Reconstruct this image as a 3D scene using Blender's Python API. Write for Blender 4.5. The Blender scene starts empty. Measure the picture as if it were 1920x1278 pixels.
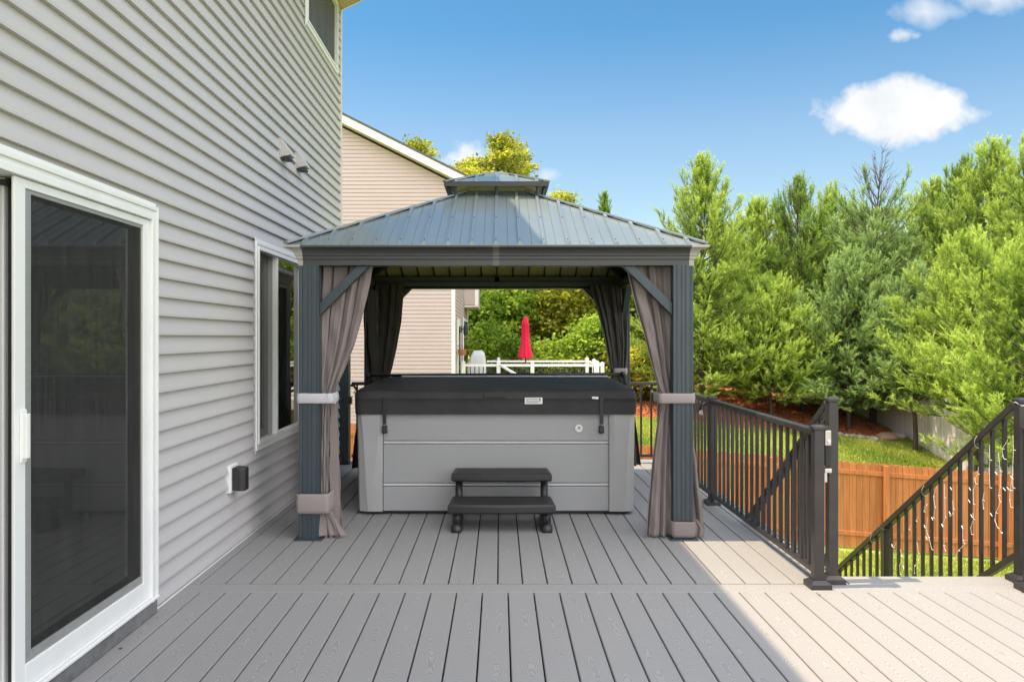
import bpy, math, random
import numpy as np
from math import sin, cos, pi, radians, atan2, sqrt
from mathutils import Vector, Matrix

# ------------------------------------------------------------------ camera, sky, sun, exposure
S = bpy.context.scene
COL = S.collection
F, HC, VX, VY = 1450.0, 1.40, 936.0, 632.0
def P(px, py, d):            # point seen at pixel (px,py) of the 1920x1278 photo at depth d
    return Vector(((px-VX)*d/F, d, HC+(VY-py)*d/F))
cd = bpy.data.cameras.new('camera'); cam = bpy.data.objects.new('camera', cd); COL.objects.link(cam)
cam.location = (0, 0, HC); cam.rotation_euler = (radians(90), 0, 0)
cd.sensor_width = 36; cd.lens = F/1920*36
cd.shift_x = (960-VX)/1920; cd.shift_y = -(639-VY)/1920
cd.clip_start = 0.05; cd.clip_end = 3000
S.camera = cam

SUN = Vector((-0.462, -0.03, 1.0)).normalized()       # direction towards the sun
SUN_EL = math.asin(SUN.z)
SUN_AZ = atan2(SUN.x, SUN.y)
ld = bpy.data.lights.new('sun', 'SUN'); ld.energy = 3.0; ld.angle = radians(0.5); ld.color = (1.0, 0.81, 0.56)
lo = bpy.data.objects.new('sun', ld); COL.objects.link(lo)
lo.rotation_euler = SUN.to_track_quat('Z', 'Y').to_euler(); lo.location = (-8, 0, 20)
W = bpy.data.worlds.new('World'); S.world = W; W.use_nodes = True
wn, wl = W.node_tree.nodes, W.node_tree.links
wn.clear()
wo = wn.new('ShaderNodeOutputWorld'); bg = wn.new('ShaderNodeBackground'); sky = wn.new('ShaderNodeTexSky')
sky.sky_type = 'NISHITA'; sky.sun_disc = False; sky.sun_elevation = SUN_EL; sky.sun_rotation = SUN_AZ
sky.air_density = 1.0; sky.dust_density = 0.6; sky.ozone_density = 1.6; sky.altitude = 100
SKY_STRENGTH = 0.15; FILL_CLOUD_EDGE = 0.30; FILL_CLOUD_COL = (8.0, 8.0, 8.1, 1)
bg.inputs[1].default_value = SKY_STRENGTH
def wmath(op, a, b=None, c=None, clamp=False):
    n = wn.new('ShaderNodeMath'); n.operation = op; n.use_clamp = clamp
    for i, v in enumerate((a, b, c)):
        if v is None: continue
        if isinstance(v, (int, float)): n.inputs[i].default_value = v
        else: wl.new(v, n.inputs[i])
    return n.outputs[0]
tcw = wn.new('ShaderNodeTexCoord'); sx = wn.new('ShaderNodeSeparateXYZ'); wl.new(tcw.outputs['Generated'], sx.inputs[0])
yy = wmath('MAXIMUM', sx.outputs[1], 0.02)
U = wmath('DIVIDE', sx.outputs[0], yy); V = wmath('DIVIDE', sx.outputs[2], yy)
cu = wn.new('ShaderNodeCombineXYZ'); wl.new(U, cu.inputs[0]); wl.new(V, cu.inputs[1])
def wnoise(scale, detail, rough):
    n = wn.new('ShaderNodeTexNoise'); n.inputs['Scale'].default_value = scale; n.inputs['Detail'].default_value = detail
    n.inputs['Roughness'].default_value = rough; wl.new(cu.outputs[0], n.inputs['Vector']); return n.outputs['Fac']
nz1 = wnoise(34, 7, 0.55); nz2 = wnoise(11, 5, 0.6); nz3_ = wmath('ADD', wmath('MULTIPLY', wnoise(17, 5, 0.5), 0.6), wmath('MULTIPLY', nz1, 0.4))
def blob(px, py, rx, ry, soft, nz, namp, up=1.0):
    u0, v0 = (px-VX)/F, (VY-py)/F
    a = wmath('DIVIDE', wmath('SUBTRACT', U, u0), rx/F)
    dv = wmath('SUBTRACT', V, v0)
    b = wmath('DIVIDE', dv, ry/F)
    r = wmath('POWER', wmath('ADD', wmath('POWER', wmath('ABSOLUTE', a), 1.5), wmath('POWER', wmath('ABSOLUTE', b), 1.5)), 0.667)
    e = wmath('ADD', wmath('SUBTRACT', 1.0, r), wmath('MULTIPLY', wmath('SUBTRACT', nz, 0.5), namp))
    return wmath('MULTIPLY', e, soft, clamp=True)
mask = blob(1685, 210, 165, 72, 3.4, nz3_, 0.95)
m2 = wmath('MULTIPLY', blob(1735, 22, 80, 34, 1.0, nz3_, 1.8), 0.7)
m3 = wmath('MULTIPLY', blob(1865, -8, 95, 42, 1.2, nz3_, 1.6), 0.75)
m4 = wmath('MULTIPLY', blob(1690, 66, 36, 15, 1.4, nz1, 2.4), 0.6)
m5 = wmath('MULTIPLY', blob(880, 300, 70, 40, 1.3, nz1, 2.2), 0.8)
m6 = wmath('MULTIPLY', blob(1022, 328, 26, 18, 1.4, nz1, 2.0), 0.5)
m7 = wmath('MULTIPLY', blob(1735, 480, 60, 34, 3.0, nz1, 1.2), 0.9)
for m in (m2, m3, m4, m5, m6, m7): mask = wmath('MAXIMUM', mask, m)
mask = wmath('MULTIPLY', mask, wmath('GREATER_THAN', sx.outputs[1], 0.02))
hs = wn.new('ShaderNodeHueSaturation'); hs.inputs['Saturation'].default_value = 1.0; hs.inputs['Value'].default_value = 1.0
wl.new(sky.outputs[0], hs.inputs['Color'])
rp = wn.new('ShaderNodeValToRGB'); wl.new(sx.outputs[2], rp.inputs[0]); e = rp.color_ramp.elements
e.new(0.25); e.new(0.367)
for el_, (p_, c_) in zip(e, [(0.10, (.62, .60, .52)), (0.25, (.52, .57, .55)), (0.367, (.28, .50, .55)), (0.8, (.20, .42, .50))]): el_.position = p_; el_.color = (*c_, 1)
ml = wn.new('ShaderNodeMix'); ml.data_type = 'RGBA'; ml.blend_type = 'MULTIPLY'; ml.inputs[0].default_value = 1
wl.new(hs.outputs[0], ml.inputs[6]); wl.new(rp.outputs[0], ml.inputs[7])
mx = wn.new('ShaderNodeMix'); mx.data_type = 'RGBA'
wl.new(mask, mx.inputs[0]); wl.new(ml.outputs[2], mx.inputs[6])
ccr = wn.new('ShaderNodeValToRGB'); wl.new(nz2, ccr.inputs[0]); ccr.color_ramp.elements[0].position = .3; ccr.color_ramp.elements[0].color = (2.65, 2.75, 2.85, 1); ccr.color_ramp.elements[1].position = .6; ccr.color_ramp.elements[1].color = (3.2, 3.2, 3.2, 1)
wl.new(ccr.outputs[0], mx.inputs[7])
# broken bright cloud cover added for fill light, unseen overhead and behind camera
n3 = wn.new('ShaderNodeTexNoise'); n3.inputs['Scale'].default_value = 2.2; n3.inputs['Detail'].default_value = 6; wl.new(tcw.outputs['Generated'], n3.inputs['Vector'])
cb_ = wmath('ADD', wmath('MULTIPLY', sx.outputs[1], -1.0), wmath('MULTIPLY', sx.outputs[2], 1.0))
cb_ = wmath('ADD', wmath('SUBTRACT', cb_, FILL_CLOUD_EDGE), wmath('MULTIPLY', wmath('SUBTRACT', n3.outputs['Fac'], 0.5), 1.4))
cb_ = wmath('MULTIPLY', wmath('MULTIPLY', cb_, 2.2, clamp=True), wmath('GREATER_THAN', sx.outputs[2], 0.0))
mc = wn.new('ShaderNodeMix'); mc.data_type = 'RGBA'; wl.new(cb_, mc.inputs[0]); wl.new(mx.outputs[2], mc.inputs[6]); mc.inputs[7].default_value = FILL_CLOUD_COL
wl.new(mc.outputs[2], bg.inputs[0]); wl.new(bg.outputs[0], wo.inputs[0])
S.view_settings.view_transform = 'Standard'; S.view_settings.look = 'None'
S.view_settings.gamma = 1; S.view_settings.use_curve_mapping = False
S.view_settings.exposure = 1.15
S.cycles.max_bounces = 8; S.cycles.transparent_max_bounces = 12

# ------------------------------------------------------------------ materials
class NT:
    def __init__(s, name):
        s.m = bpy.data.materials.new(name); s.m.use_nodes = True
        s.n, s.l = s.m.node_tree.nodes, s.m.node_tree.links
        s.b = s.n['Principled BSDF']; s.out = s.n['Material Output']
    def val(s, v, sock):
        if hasattr(v, 'links'): s.l.new(v, sock)
        elif isinstance(v, (tuple, list)) and len(v) == 3 and sock.type == 'RGBA': sock.default_value = (*v, 1)
        else: sock.default_value = v
    def math(s, op, a, b=None, c=None, clamp=False):
        n = s.n.new('ShaderNodeMath'); n.operation = op; n.use_clamp = clamp
        for i, v in enumerate((a, b, c)):
            if v is not None: s.val(v, n.inputs[i])
        return n.outputs[0]
    def coord(s, which='Object', scale=(1, 1, 1), rot=(0, 0, 0)):
        t = s.n.new('ShaderNodeTexCoord'); m = s.n.new('ShaderNodeMapping')
        m.inputs['Scale'].default_value = scale; m.inputs['Rotation'].default_value = rot
        s.l.new(t.outputs[which], m.inputs[0]); return m.outputs[0]
    def noise(s, vec, scale, detail=4, rough=0.5, dist=0.0):
        n = s.n.new('ShaderNodeTexNoise'); s.l.new(vec, n.inputs['Vector'])
        n.inputs['Scale'].default_value = scale; n.inputs['Detail'].default_value = detail
        n.inputs['Roughness'].default_value = rough; n.inputs['Distortion'].default_value = dist
        return n.outputs['Fac']
    def ramp(s, fac, stops):
        n = s.n.new('ShaderNodeValToRGB'); s.l.new(fac, n.inputs[0])
        e = n.color_ramp.elements
        while len(e) < len(stops): e.new(0.5)
        for el, (p, c) in zip(e, stops):
            el.position = p; el.color = (*c, 1)
        return n.outputs[0]
    def mix(s, fac, a, b, mode='MIX'):
        n = s.n.new('ShaderNodeMix'); n.data_type = 'RGBA'; n.blend_type = mode
        s.val(fac, n.inputs[0]); s.val(a, n.inputs[6]); s.val(b, n.inputs[7]); return n.outputs[2]
    def bump(s, h, strength, dist):
        n = s.n.new('ShaderNodeBump'); n.inputs['Strength'].default_value = strength; n.inputs['Distance'].default_value = dist
        s.l.new(h, n.inputs['Height']); s.l.new(n.outputs[0], s.b.inputs['Normal'])
    def attr(s, name):
        n = s.n.new('ShaderNodeAttribute'); n.attribute_name = name; return n
    def set(s, **k):
        names = dict(col='Base Color', rough='Roughness', metal='Metallic', spec='Specular IOR Level', trans='Transmission Weight', coat='Coat Weight', sheen='Sheen Weight')
        for a, v in k.items(): s.val(v, s.b.inputs[names[a]])
        return s

def simple(name, col, rough=0.5, metal=0.0, var=0.12, scale=6.0, bump=0.0, bscale=60, spec=0.5, stretch=(1, 1, 1)):
    t = NT(name); v = t.coord('Object', stretch)
    n = t.noise(v, scale, 5, 0.6)
    lo_ = tuple(c*(1-var) for c in col); hi = tuple(min(1, c*(1+var)) for c in col)
    t.set(col=t.ramp(n, [(0.3, lo_), (0.7, hi)]), rough=rough, metal=metal, spec=spec)
    if bump: t.bump(t.noise(v, bscale, 3, 0.6), bump, 0.002)
    return t.m

M = {}
def siding_mat(name, col):
    t = NT(name); v = t.coord('Object', (1, 1, 1))
    v2 = t.coord('Object', (14, 1.2, 70))
    n1 = t.noise(v, 1.1, 4, 0.6); n2 = t.noise(v2, 2.2, 5, 0.62)
    c = t.mix(0.5, t.ramp(n1, [(0.3, tuple(k*.93 for k in col)), (0.75, tuple(k*1.05 for k in col))]), t.ramp(n2, [(0.3, tuple(k*.9 for k in col)), (0.7, tuple(k*1.06 for k in col))]))
    t.set(col=c, rough=0.52, spec=0.35); t.bump(n2, 0.25, 0.0015); return t.m
M['siding'] = siding_mat('house_siding', (0.525, 0.503, 0.505))
M['siding_n'] = siding_mat('beige_siding', (0.53, 0.43, 0.405))
M['vinyl'] = simple('white_vinyl', (0.80, 0.80, 0.79), 0.4, var=0.04, scale=3, bump=0.05)
M['trim_tan'] = simple('cream_trim', (0.66, 0.62, 0.53), 0.5, var=0.05)
M['soffit'] = simple('tan_soffit', (0.50, 0.41, 0.28), 0.6, var=0.06)
M['shingle'] = simple('roof_shingle', (0.11, 0.105, 0.10), 0.9, var=0.35, scale=40)
M['alu'] = simple('brushed_aluminium', (0.42, 0.42, 0.41), 0.45, metal=0.5, var=0.08, scale=20, stretch=(1, 1, 8))
M['sill_dark'] = simple('weathered_sill', (0.17, 0.165, 0.165), 0.7, var=0.3, scale=14)
M['rubber'] = simple('black_gasket', (0.02, 0.02, 0.02), 0.7)
M['dark_in'] = simple('dark_interior', (0.03, 0.028, 0.026), 0.9)
t = NT('window_glass'); t.set(col=(0.012, 0.016, 0.015), rough=0.015, spec=0.5); t.b.inputs['IOR'].default_value = 2.1; t.bump(t.noise(t.coord(), 1.2, 2, .5), 0.03, 0.01); M['glass'] = t.m
t = NT('dense_screen'); t.set(col=t.ramp(t.noise(t.coord('Object', (1, 3, .5)), 3, 3, .6), [(0.3, (0.085, 0.083, 0.082)), (0.7, (0.12, 0.117, 0.113))]), rough=0.7, spec=0.2); M['screen_d'] = t.m
t = NT('insect_screen'); v = t.coord('Object', (1, 1, 1)); v2 = t.coord('Object', (1, 55, 2.5))
n = t.noise(v2, 1.0, 3, .7); t.set(col=t.ramp(n, [(0.35, (0.045, 0.043, 0.042)), (0.65, (0.085, 0.082, 0.078))]), rough=0.75, spec=0.2)
tr = t.n.new('ShaderNodeBsdfTransparent'); ms = t.n.new('ShaderNodeMixShader'); ms.inputs[0].default_value = 0.42
t.l.new(tr.outputs[0], ms.inputs[1]); t.l.new(t.b.outputs[0], ms.inputs[2]); t.l.new(ms.outputs[0], t.out.inputs[0]); M['screen'] = t.m

# composite deck boards with embossed cathedral grain; uv = (along, across) per board, 'seed' per board
t = NT('composite_deck_board')
uv = t.n.new('ShaderNodeUVMap'); sp = t.n.new('ShaderNodeSeparateXYZ'); t.l.new(uv.outputs[0], sp.inputs[0])
sd = t.attr('seed').outputs['Fac']
along = t.math('ADD', sp.outputs[0], t.math('MULTIPLY', sd, 37.0)); across = sp.outputs[1]
cv = t.n.new('ShaderNodeCombineXYZ'); t.l.new(along, cv.inputs[0]); t.l.new(across, cv.inputs[1]); t.l.new(sd, cv.inputs[2])
low = t.noise(cv.outputs[0], 1.8, 2, .5); mid = t.noise(cv.outputs[0], 9.0, 3, .6)
off = t.math('MULTIPLY', t.math('SUBTRACT', t.noise(cv.outputs[0], 0.9, 1, .5), 0.5), 0.12)
ac = t.math('SUBTRACT', across, off)
par = t.math('MULTIPLY', t.math('MULTIPLY', ac, ac), 62.0)
ph = t.math('ADD', t.math('ADD', along, par), t.math('ADD', t.math('MULTIPLY', low, 1.0), t.math('MULTIPLY', mid, 0.085)))
wv = t.math('SINE', t.math('MULTIPLY', ph, 235.0))
wv = t.math('MULTIPLY', t.math('ADD', wv, 1.0), 0.5)
fine = t.noise(cv.outputs[0], 60, 4, .6)
blot = t.noise(t.coord(), 0.9, 3, .55)
base = t.mix(wv, (0.232, 0.229, 0.239), (0.345, 0.338, 0.340))
base = t.mix(0.22, base, t.ramp(fine, [(0.3, (0.25, 0.246, 0.258)), (0.7, (0.335, 0.33, 0.33))]))
base = t.mix(t.math('MULTIPLY', blot, 0.28), base, (0.40, 0.37, 0.35))
base = t.mix(t.math('MULTIPLY', sd, 0.10), base, (0.24, 0.245, 0.26))
t.set(col=base, rough=0.55, spec=0.35)
t.bump(t.math('ADD', wv, t.math('MULTIPLY', fine, 0.4)), 0.22, 0.0015)
M['deck'] = t.m
M['joist'] = simple('deck_joist', (0.012, 0.012, 0.013), 0.9)

M['slate'] = simple('slate_aluminium', (0.050, 0.067, 0.079), 0.42, metal=0.25, var=0.10, scale=5, stretch=(6, 6, .6))
M['cap'] = simple('corner_cap_grey', (0.40, 0.375, 0.35), 0.45, var=0.06)
M['beam'] = simple('beam_aluminium', (0.062, 0.064, 0.066), 0.45, metal=0.2, var=0.10, scale=4, stretch=(.5, .5, 6))
t = NT('roof_steel'); v = t.coord('Object', (1, 1, 1)); n = t.noise(v, 2.5, 4, .6)
t.set(col=t.ramp(n, [(0.3, (0.158, 0.200, 0.218)), (0.7, (0.185, 0.225, 0.242))]), rough=0.42, metal=0.0, spec=0.5, coat=0.9)
t.b.inputs['Coat Roughness'].default_value = 0.15; t.b.inputs['Coat IOR'].default_value = 1.6; t.bump(t.noise(v, 3, 2, .5), 0.12, 0.01); M['roof'] = t.m
M['under'] = simple('roof_underside_bounce', (0.60, 0.60, 0.26), 0.30, metal=0.3, var=0.15)  # yellow-green lawn and tree reflection painted into the underside colour
M['splice'] = simple('splice_grey', (0.115, 0.112, 0.108), 0.45, var=.05)
M['screw'] = simple('screw_dark', (0.04, 0.04, 0.045), 0.4, metal=0.6)
def fabric(name, col, rough=0.85):
    t = NT(name); v = t.coord('Object'); n = t.noise(v, 3.0, 4, .6); w = t.noise(t.coord('Object', (1, 1, 1)), 420, 2, .5)
    t.set(col=t.ramp(n, [(0.25, tuple(c*.92 for c in col)), (0.75, tuple(c*1.06 for c in col))]), rough=rough, spec=0.15, sheen=0.15)
    t.bump(w, 0.25, 0.0008)
    return t.m
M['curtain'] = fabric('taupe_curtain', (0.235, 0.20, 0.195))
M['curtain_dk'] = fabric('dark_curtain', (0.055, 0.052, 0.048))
M['tie_w'] = fabric('pale_tie', (0.52, 0.51, 0.54)); M['tie'] = fabric('grey_tie', (0.30, 0.265, 0.26))
t = NT('cover_vinyl'); v = t.coord(); t.set(col=t.ramp(t.noise(v, 3, 4, .6), [(0.3, (0.030, 0.030, 0.032)), (0.7, (0.045, 0.044, 0.046))]), rough=0.62, spec=0.3)
t.bump(t.math('ADD', t.noise(v, 7, 3, .55), t.math('MULTIPLY', t.noise(v, 300, 2, .5), .1)), 0.6, 0.018); M['cover'] = t.m
t = NT('tub_panel'); v = t.coord('Object', (0.8, 1, 90)); n = t.noise(v, 3, 4, .6)
t.set(col=t.ramp(n, [(0.3, (0.315, 0.318, 0.325)), (0.7, (0.345, 0.348, 0.355))]), rough=0.48, spec=0.4); t.bump(n, 0.12, 0.0015); M['tub'] = t.m
M['tubcorner'] = simple('tub_corner', (0.36, 0.36, 0.365), 0.45, var=0.05, scale=3)
M['strip'] = simple('tub_strip', (0.56, 0.56, 0.56), 0.4, var=0.03)
M['blackplastic'] = simple('black_plastic', (0.022, 0.022, 0.024), 0.42, var=0.15, scale=20, bump=0.1, bscale=200)
M['black'] = simple('black_metal', (0.012, 0.012, 0.013), 0.35)
M['rail'] = simple('charcoal_powdercoat', (0.040, 0.038, 0.039), 0.38, metal=0.2, var=0.2, scale=6, bump=0.05, bscale=250)
M['steel'] = simple('stainless', (0.55, 0.52, 0.49), 0.35, metal=0.7, var=0.1)
M['white'] = simple('white_label', (0.78, 0.78, 0.78), 0.5, var=0.03)
M['ink'] = simple('ink', (0.04, 0.04, 0.04), 0.6)
M['silver'] = simple('silver_badge', (0.72, 0.72, 0.72), 0.3, metal=0.4)
M['wire'] = simple('white_wire', (0.75, 0.72, 0.70), 0.5, var=0.03)
t = NT('clear_lens'); t.set(col=(0.9, 0.9, 0.9), rough=0.05, trans=0.8); M['lens'] = t.m
def wood(name, c0, c1, c2, grain=(30, 30, 1.2)):
    t = NT(name); v = t.coord('Object', grain); sd = t.attr('seed').outputs['Fac']
    c = t.n.new('ShaderNodeVectorMath'); c.operation = 'ADD'; t.l.new(v, c.inputs[0])
    cb = t.n.new('ShaderNodeCombineXYZ'); t.l.new(t.math('MULTIPLY', sd, 40), cb.inputs[2]); t.l.new(cb.outputs[0], c.inputs[1])
    n = t.noise(c.outputs[0], 1.0, 6, .65, .6); b = t.noise(t.coord(), 1.5, 4, .6)
    col = t.ramp(n, [(0.25, c0), (0.5, c1), (0.75, c2)])
    col = t.mix(t.math('MULTIPLY', sd, 0.55), col, c0); col = t.mix(t.math('MULTIPLY', b, .35), col, c2)
    t.set(col=col, rough=0.75, spec=0.2); t.bump(n, 0.3, 0.003); return t.m
M['cedar'] = wood('stained_cedar', (0.22, 0.075, 0.024), (0.46, 0.165, 0.055), (0.60, 0.26, 0.10))
M['greywood'] = wood('weathered_fence_wood', (0.42, 0.37, 0.33), (0.68, 0.62, 0.58), (0.80, 0.76, 0.72))
M['bark'] = simple('bark', (0.075, 0.055, 0.042), 0.95, var=0.45, scale=9, bump=0.5, bscale=30, stretch=(3, 3, .7))
M['twig'] = simple('dead_twig', (0.13, 0.10, 0.085), 0.9)
t = NT('lawn_soil_grass'); v = t.coord(); a = t.noise(v, 0.45, 4, .6); b = t.noise(v, 9, 6, .75)
c = t.mix(0.5, t.ramp(a, [(0.3, (0.20, 0.29, 0.04)), (0.7, (0.40, 0.45, 0.10))]), t.ramp(b, [(0.3, (0.12, 0.19, 0.03)), (0.7, (0.45, 0.48, 0.12))]))
t.set(col=c, rough=0.95, spec=0.1); t.bump(b, 0.8, 0.05); M['lawn'] = t.m
t = NT('wood_mulch'); v = t.coord(); a = t.noise(v, 14, 6, .75); b = t.noise(v, 1.2, 3, .6)
t.set(col=t.mix(t.math('MULTIPLY', b, .5), t.ramp(a, [(0.3, (0.15, 0.05, 0.022)), (0.7, (0.66, 0.26, 0.13))]), (0.60, 0.22, 0.10)), rough=0.95, spec=0.1); t.bump(a, 1.0, 0.05); M['mulch'] = t.m
def leafmat(name, dark, lite, trans=0.45):
    t = NT(name); at = t.attr('seed').outputs['Fac']
    col = t.ramp(at, [(0.0, dark), (1.0, lite)])
    t.set(col=col, rough=0.6, spec=0.25)
    tl = t.n.new('ShaderNodeBsdfTranslucent'); t.l.new(col, tl.inputs[0]); ms = t.n.new('ShaderNodeMixShader'); ms.inputs[0].default_value = trans
    t.l.new(t.b.outputs[0], ms.inputs[1]); t.l.new(tl.outputs[0], ms.inputs[2]); t.l.new(ms.outputs[0], t.out.inputs[0]); return t.m
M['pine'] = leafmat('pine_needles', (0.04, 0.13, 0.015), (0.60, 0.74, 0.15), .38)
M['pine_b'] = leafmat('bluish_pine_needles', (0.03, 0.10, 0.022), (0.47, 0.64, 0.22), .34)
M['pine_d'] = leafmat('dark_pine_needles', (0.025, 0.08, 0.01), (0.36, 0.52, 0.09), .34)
M['leaf'] = leafmat('green_leaves', (0.12, 0.25, 0.03), (0.60, 0.74, 0.10), .6)
M['leaf_y'] = leafmat('yellow_green_leaves', (0.17, 0.22, 0.03), (0.74, 0.72, 0.10), .6)
M['leaf_m'] = leafmat('mid_leaves', (0.16, 0.28, 0.03), (0.58, 0.68, 0.09), .6)
M['grass'] = leafmat('grass_blades', (0.16, 0.26, 0.035), (0.62, 0.66, 0.15), .42)
M['stone'] = simple('field_stone', (0.42, 0.38, 0.34), 0.85, var=0.25, scale=5, bump=0.3, bscale=30)
M['stone_p'] = simple('pink_stone', (0.42, 0.26, 0.19), 0.85, var=0.2, scale=5, bump=0.3, bscale=30)
M['red'] = fabric('red_canvas', (0.72, 0.018, 0.06))
M['greycover'] = fabric('pale_grill_cover', (0.55, 0.55, 0.56))
M['copper'] = simple('copper_pot', (0.35, 0.13, 0.07), 0.5)

# ------------------------------------------------------------------ mesh helpers
class MB:
    def __init__(s): s.v = []; s.f = []; s.mi = []; s.sd = []; s.uv = []
    def add(s, vs, fs, mi=0, seed=0.0, uvs=None):
        b = len(s.v); s.v += [tuple(v) for v in vs]
        for k, f in enumerate(fs):
            s.f.append(tuple(b+i for i in f)); s.mi.append(mi); s.sd.append(seed)
            s.uv.append(uvs[k] if uvs else None)
        return s
    def box(s, x0, x1, y0, y1, z0, z1, mi=0, seed=0.0):
        v = [(x0,y0,z0),(x1,y0,z0),(x1,y1,z0),(x0,y1,z0),(x0,y0,z1),(x1,y0,z1),(x1,y1,z1),(x0,y1,z1)]
        return s.add(v, [(0,3,2,1),(4,5,6,7),(0,1,5,4),(1,2,6,5),(2,3,7,6),(3,0,4,7)], mi, seed)
    def prism(s, poly, d, mi=0, seed=0.0):     # poly: list of 3D points, extruded by vector d
        n = len(poly); d = Vector(d); v = [Vector(p) for p in poly]; v += [p+d for p in v]
        fs = [tuple(range(n))[::-1], tuple(range(n, 2*n))] + [(i, (i+1)%n, n+(i+1)%n, n+i) for i in range(n)]
        return s.add(v, fs, mi, seed)
    def beam(s, a, b, w, h, up=(0,0,1), mi=0, seed=0.0):     # box from a to b, w sideways, h along up
        a, b = Vector(a), Vector(b); d = (b-a).normalized(); side = d.cross(Vector(up)).normalized(); u = side.cross(d).normalized()
        q = [side*(-w/2)+u*(-h/2), side*(w/2)+u*(-h/2), side*(w/2)+u*(h/2), side*(-w/2)+u*(h/2)]
        return s.prism([a+k for k in q], b-a, mi, seed)
    def tube(s, pts, r, n=8, mi=0, seed=0.0, cap=True):
        pts = [Vector(p) for p in pts]; rs = r if isinstance(r, (list, tuple)) else [r]*len(pts)
        rings = []; up = Vector((0.13, 0.21, 0.97))
        for i, p in enumerate(pts):
            d = (pts[min(i+1, len(pts)-1)]-pts[max(i-1, 0)]).normalized()
            u = d.cross(up)
            if u.length < 1e-3: u = d.cross(Vector((1,0,0)))
            u.normalize(); w = d.cross(u)
            rings.append([p+(u*cos(2*pi*k/n)+w*sin(2*pi*k/n))*rs[i] for k in range(n)])
        v = [q for rg in rings for q in rg]; fs = []
        for i in range(len(pts)-1):
            for k in range(n): fs.append((i*n+k, i*n+(k+1)%n, (i+1)*n+(k+1)%n, (i+1)*n+k))
        if cap: fs += [tuple(range(n))[::-1], tuple((len(pts)-1)*n+k for k in range(n))]
        return s.add(v, fs, mi, seed)
    def lathe(s, prof, c, n=24, mi=0):        # prof: (r, z) list
        v = []; fs = []
        for r, z in prof:
            for k in range(n): v.append((c[0]+r*cos(2*pi*k/n), c[1]+r*sin(2*pi*k/n), c[2]+z))
        for i in range(len(prof)-1):
            for k in range(n): fs.append((i*n+k, i*n+(k+1)%n, (i+1)*n+(k+1)%n, (i+1)*n+k))
        return s.add(v, fs, mi)
    def build(s, name, mats, parent=None, bevel=0.0, smooth=False, seg=2, solid=0.0, sub=0):
        me = bpy.data.meshes.new(name); off = wloc(parent)
        me.from_pydata([(x-off[0], y-off[1], z-off[2]) for x, y, z in s.v], [], s.f)
        if not isinstance(mats, (list, tuple)): mats = [mats]
        for m in mats: me.materials.append(M[m])
        me.polygons.foreach_set('material_index', s.mi)
        at = me.attributes.new('seed', 'FLOAT', 'FACE'); at.data.foreach_set('value', s.sd)
        if any(u is not None for u in s.uv):
            l = me.uv_layers.new(name='UVMap'); k = 0
            for f, u in zip(s.f, s.uv):
                for j in range(len(f)):
                    l.data[k].uv = u[j] if u else (0, 0); k += 1
        if smooth: me.shade_smooth()
        me.update()
        o = bpy.data.objects.new(name, me); COL.objects.link(o)
        if parent: o.parent = parent
        if bevel:
            b = o.modifiers.new('bevel', 'BEVEL'); b.width = bevel; b.segments = seg; b.limit_method = 'ANGLE'; b.angle_limit = radians(35)
        if solid: m = o.modifiers.new('solid', 'SOLIDIFY'); m.thickness = solid; m.offset = 0
        if sub: m = o.modifiers.new('sub', 'SUBSURF'); m.levels = sub; m.render_levels = sub
        return o
def wloc(o):
    v = Vector((0,0,0))
    while o: v += Vector(o.location); o = o.parent
    return v
def thing(name, label, cat, loc=(0,0,0), group=None):
    o = bpy.data.objects.new(name, None); COL.objects.link(o); o.location = loc; o.empty_display_size = .2
    o['label'] = label; o['category'] = cat
    if group: o['group'] = group
    return o
def tag(o, label, cat, group=None):
    o['label'] = label; o['category'] = cat
    if group: o['group'] = group
    return o
def struct(o, kind='structure'): o['kind'] = kind; return o
def npmesh(name, v, f, mat, parent=None, seed=None, smooth=False):   # fast triangles mesh from numpy arrays
    me = bpy.data.meshes.new(name); off = np.array(wloc(parent)); v = v-off
    me.vertices.add(len(v)); me.vertices.foreach_set('co', v.astype(np.float32).ravel())
    n = f.shape[1]; me.loops.add(f.size); me.loops.foreach_set('vertex_index', f.astype(np.int32).ravel())
    me.polygons.add(len(f)); me.polygons.foreach_set('loop_start', (np.arange(len(f))*n).astype(np.int32))
    me.materials.append(M[mat])
    if seed is not None:
        at = me.attributes.new('seed', 'FLOAT', 'FACE'); at.data.foreach_set('value', seed.astype(np.float32))
    me.update(calc_edges=True)
    if smooth: me.shade_smooth()
    o = bpy.data.objects.new(name, me); COL.objects.link(o)
    if parent: o.parent = parent
    return o
rnd = random.Random(7)

# ------------------------------------------------------------------ terrain
def gz(x, y):
    base = np.interp(y, [-50, 12, 16.3, 20, 22, 23.5, 26, 30, 60, 200, 1500], [-2.75, -2.62, -2.5, -1.66, -1.2, -0.95, -0.55, -0.1, 0.6, 2.0, 6.0])
    return base-0.077*np.clip(x, -25, 30)+0.05*np.sin(x*.7+y*.3)*np.clip((y-17)/6, 0, 1)
def sheet(name, xs, ys, mat, lift=0.0, mask=None):
    X, Y = np.meshgrid(xs, ys); Z = gz(X, Y)+lift
    v = np.stack([X.ravel(), Y.ravel(), Z.ravel()], 1); nx, ny = len(xs), len(ys)
    i, j = np.meshgrid(np.arange(nx-1), np.arange(ny-1)); a = (j*nx+i).ravel()
    f = np.stack([a, a+1, a+nx+1, a+nx], 1)
    if mask is not None:
        c = v[f].mean(1); f = f[mask(c[:, 0], c[:, 1])]
    return npmesh(name, v, f, mat, smooth=True)
xs = np.concatenate([np.linspace(-900, -30, 12), np.linspace(-28, 40, 137), np.linspace(45, 900, 12)])
ys = np.concatenate([np.linspace(-60, 8, 18), np.linspace(8.5, 45, 110), np.linspace(50, 1500, 20)])
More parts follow.
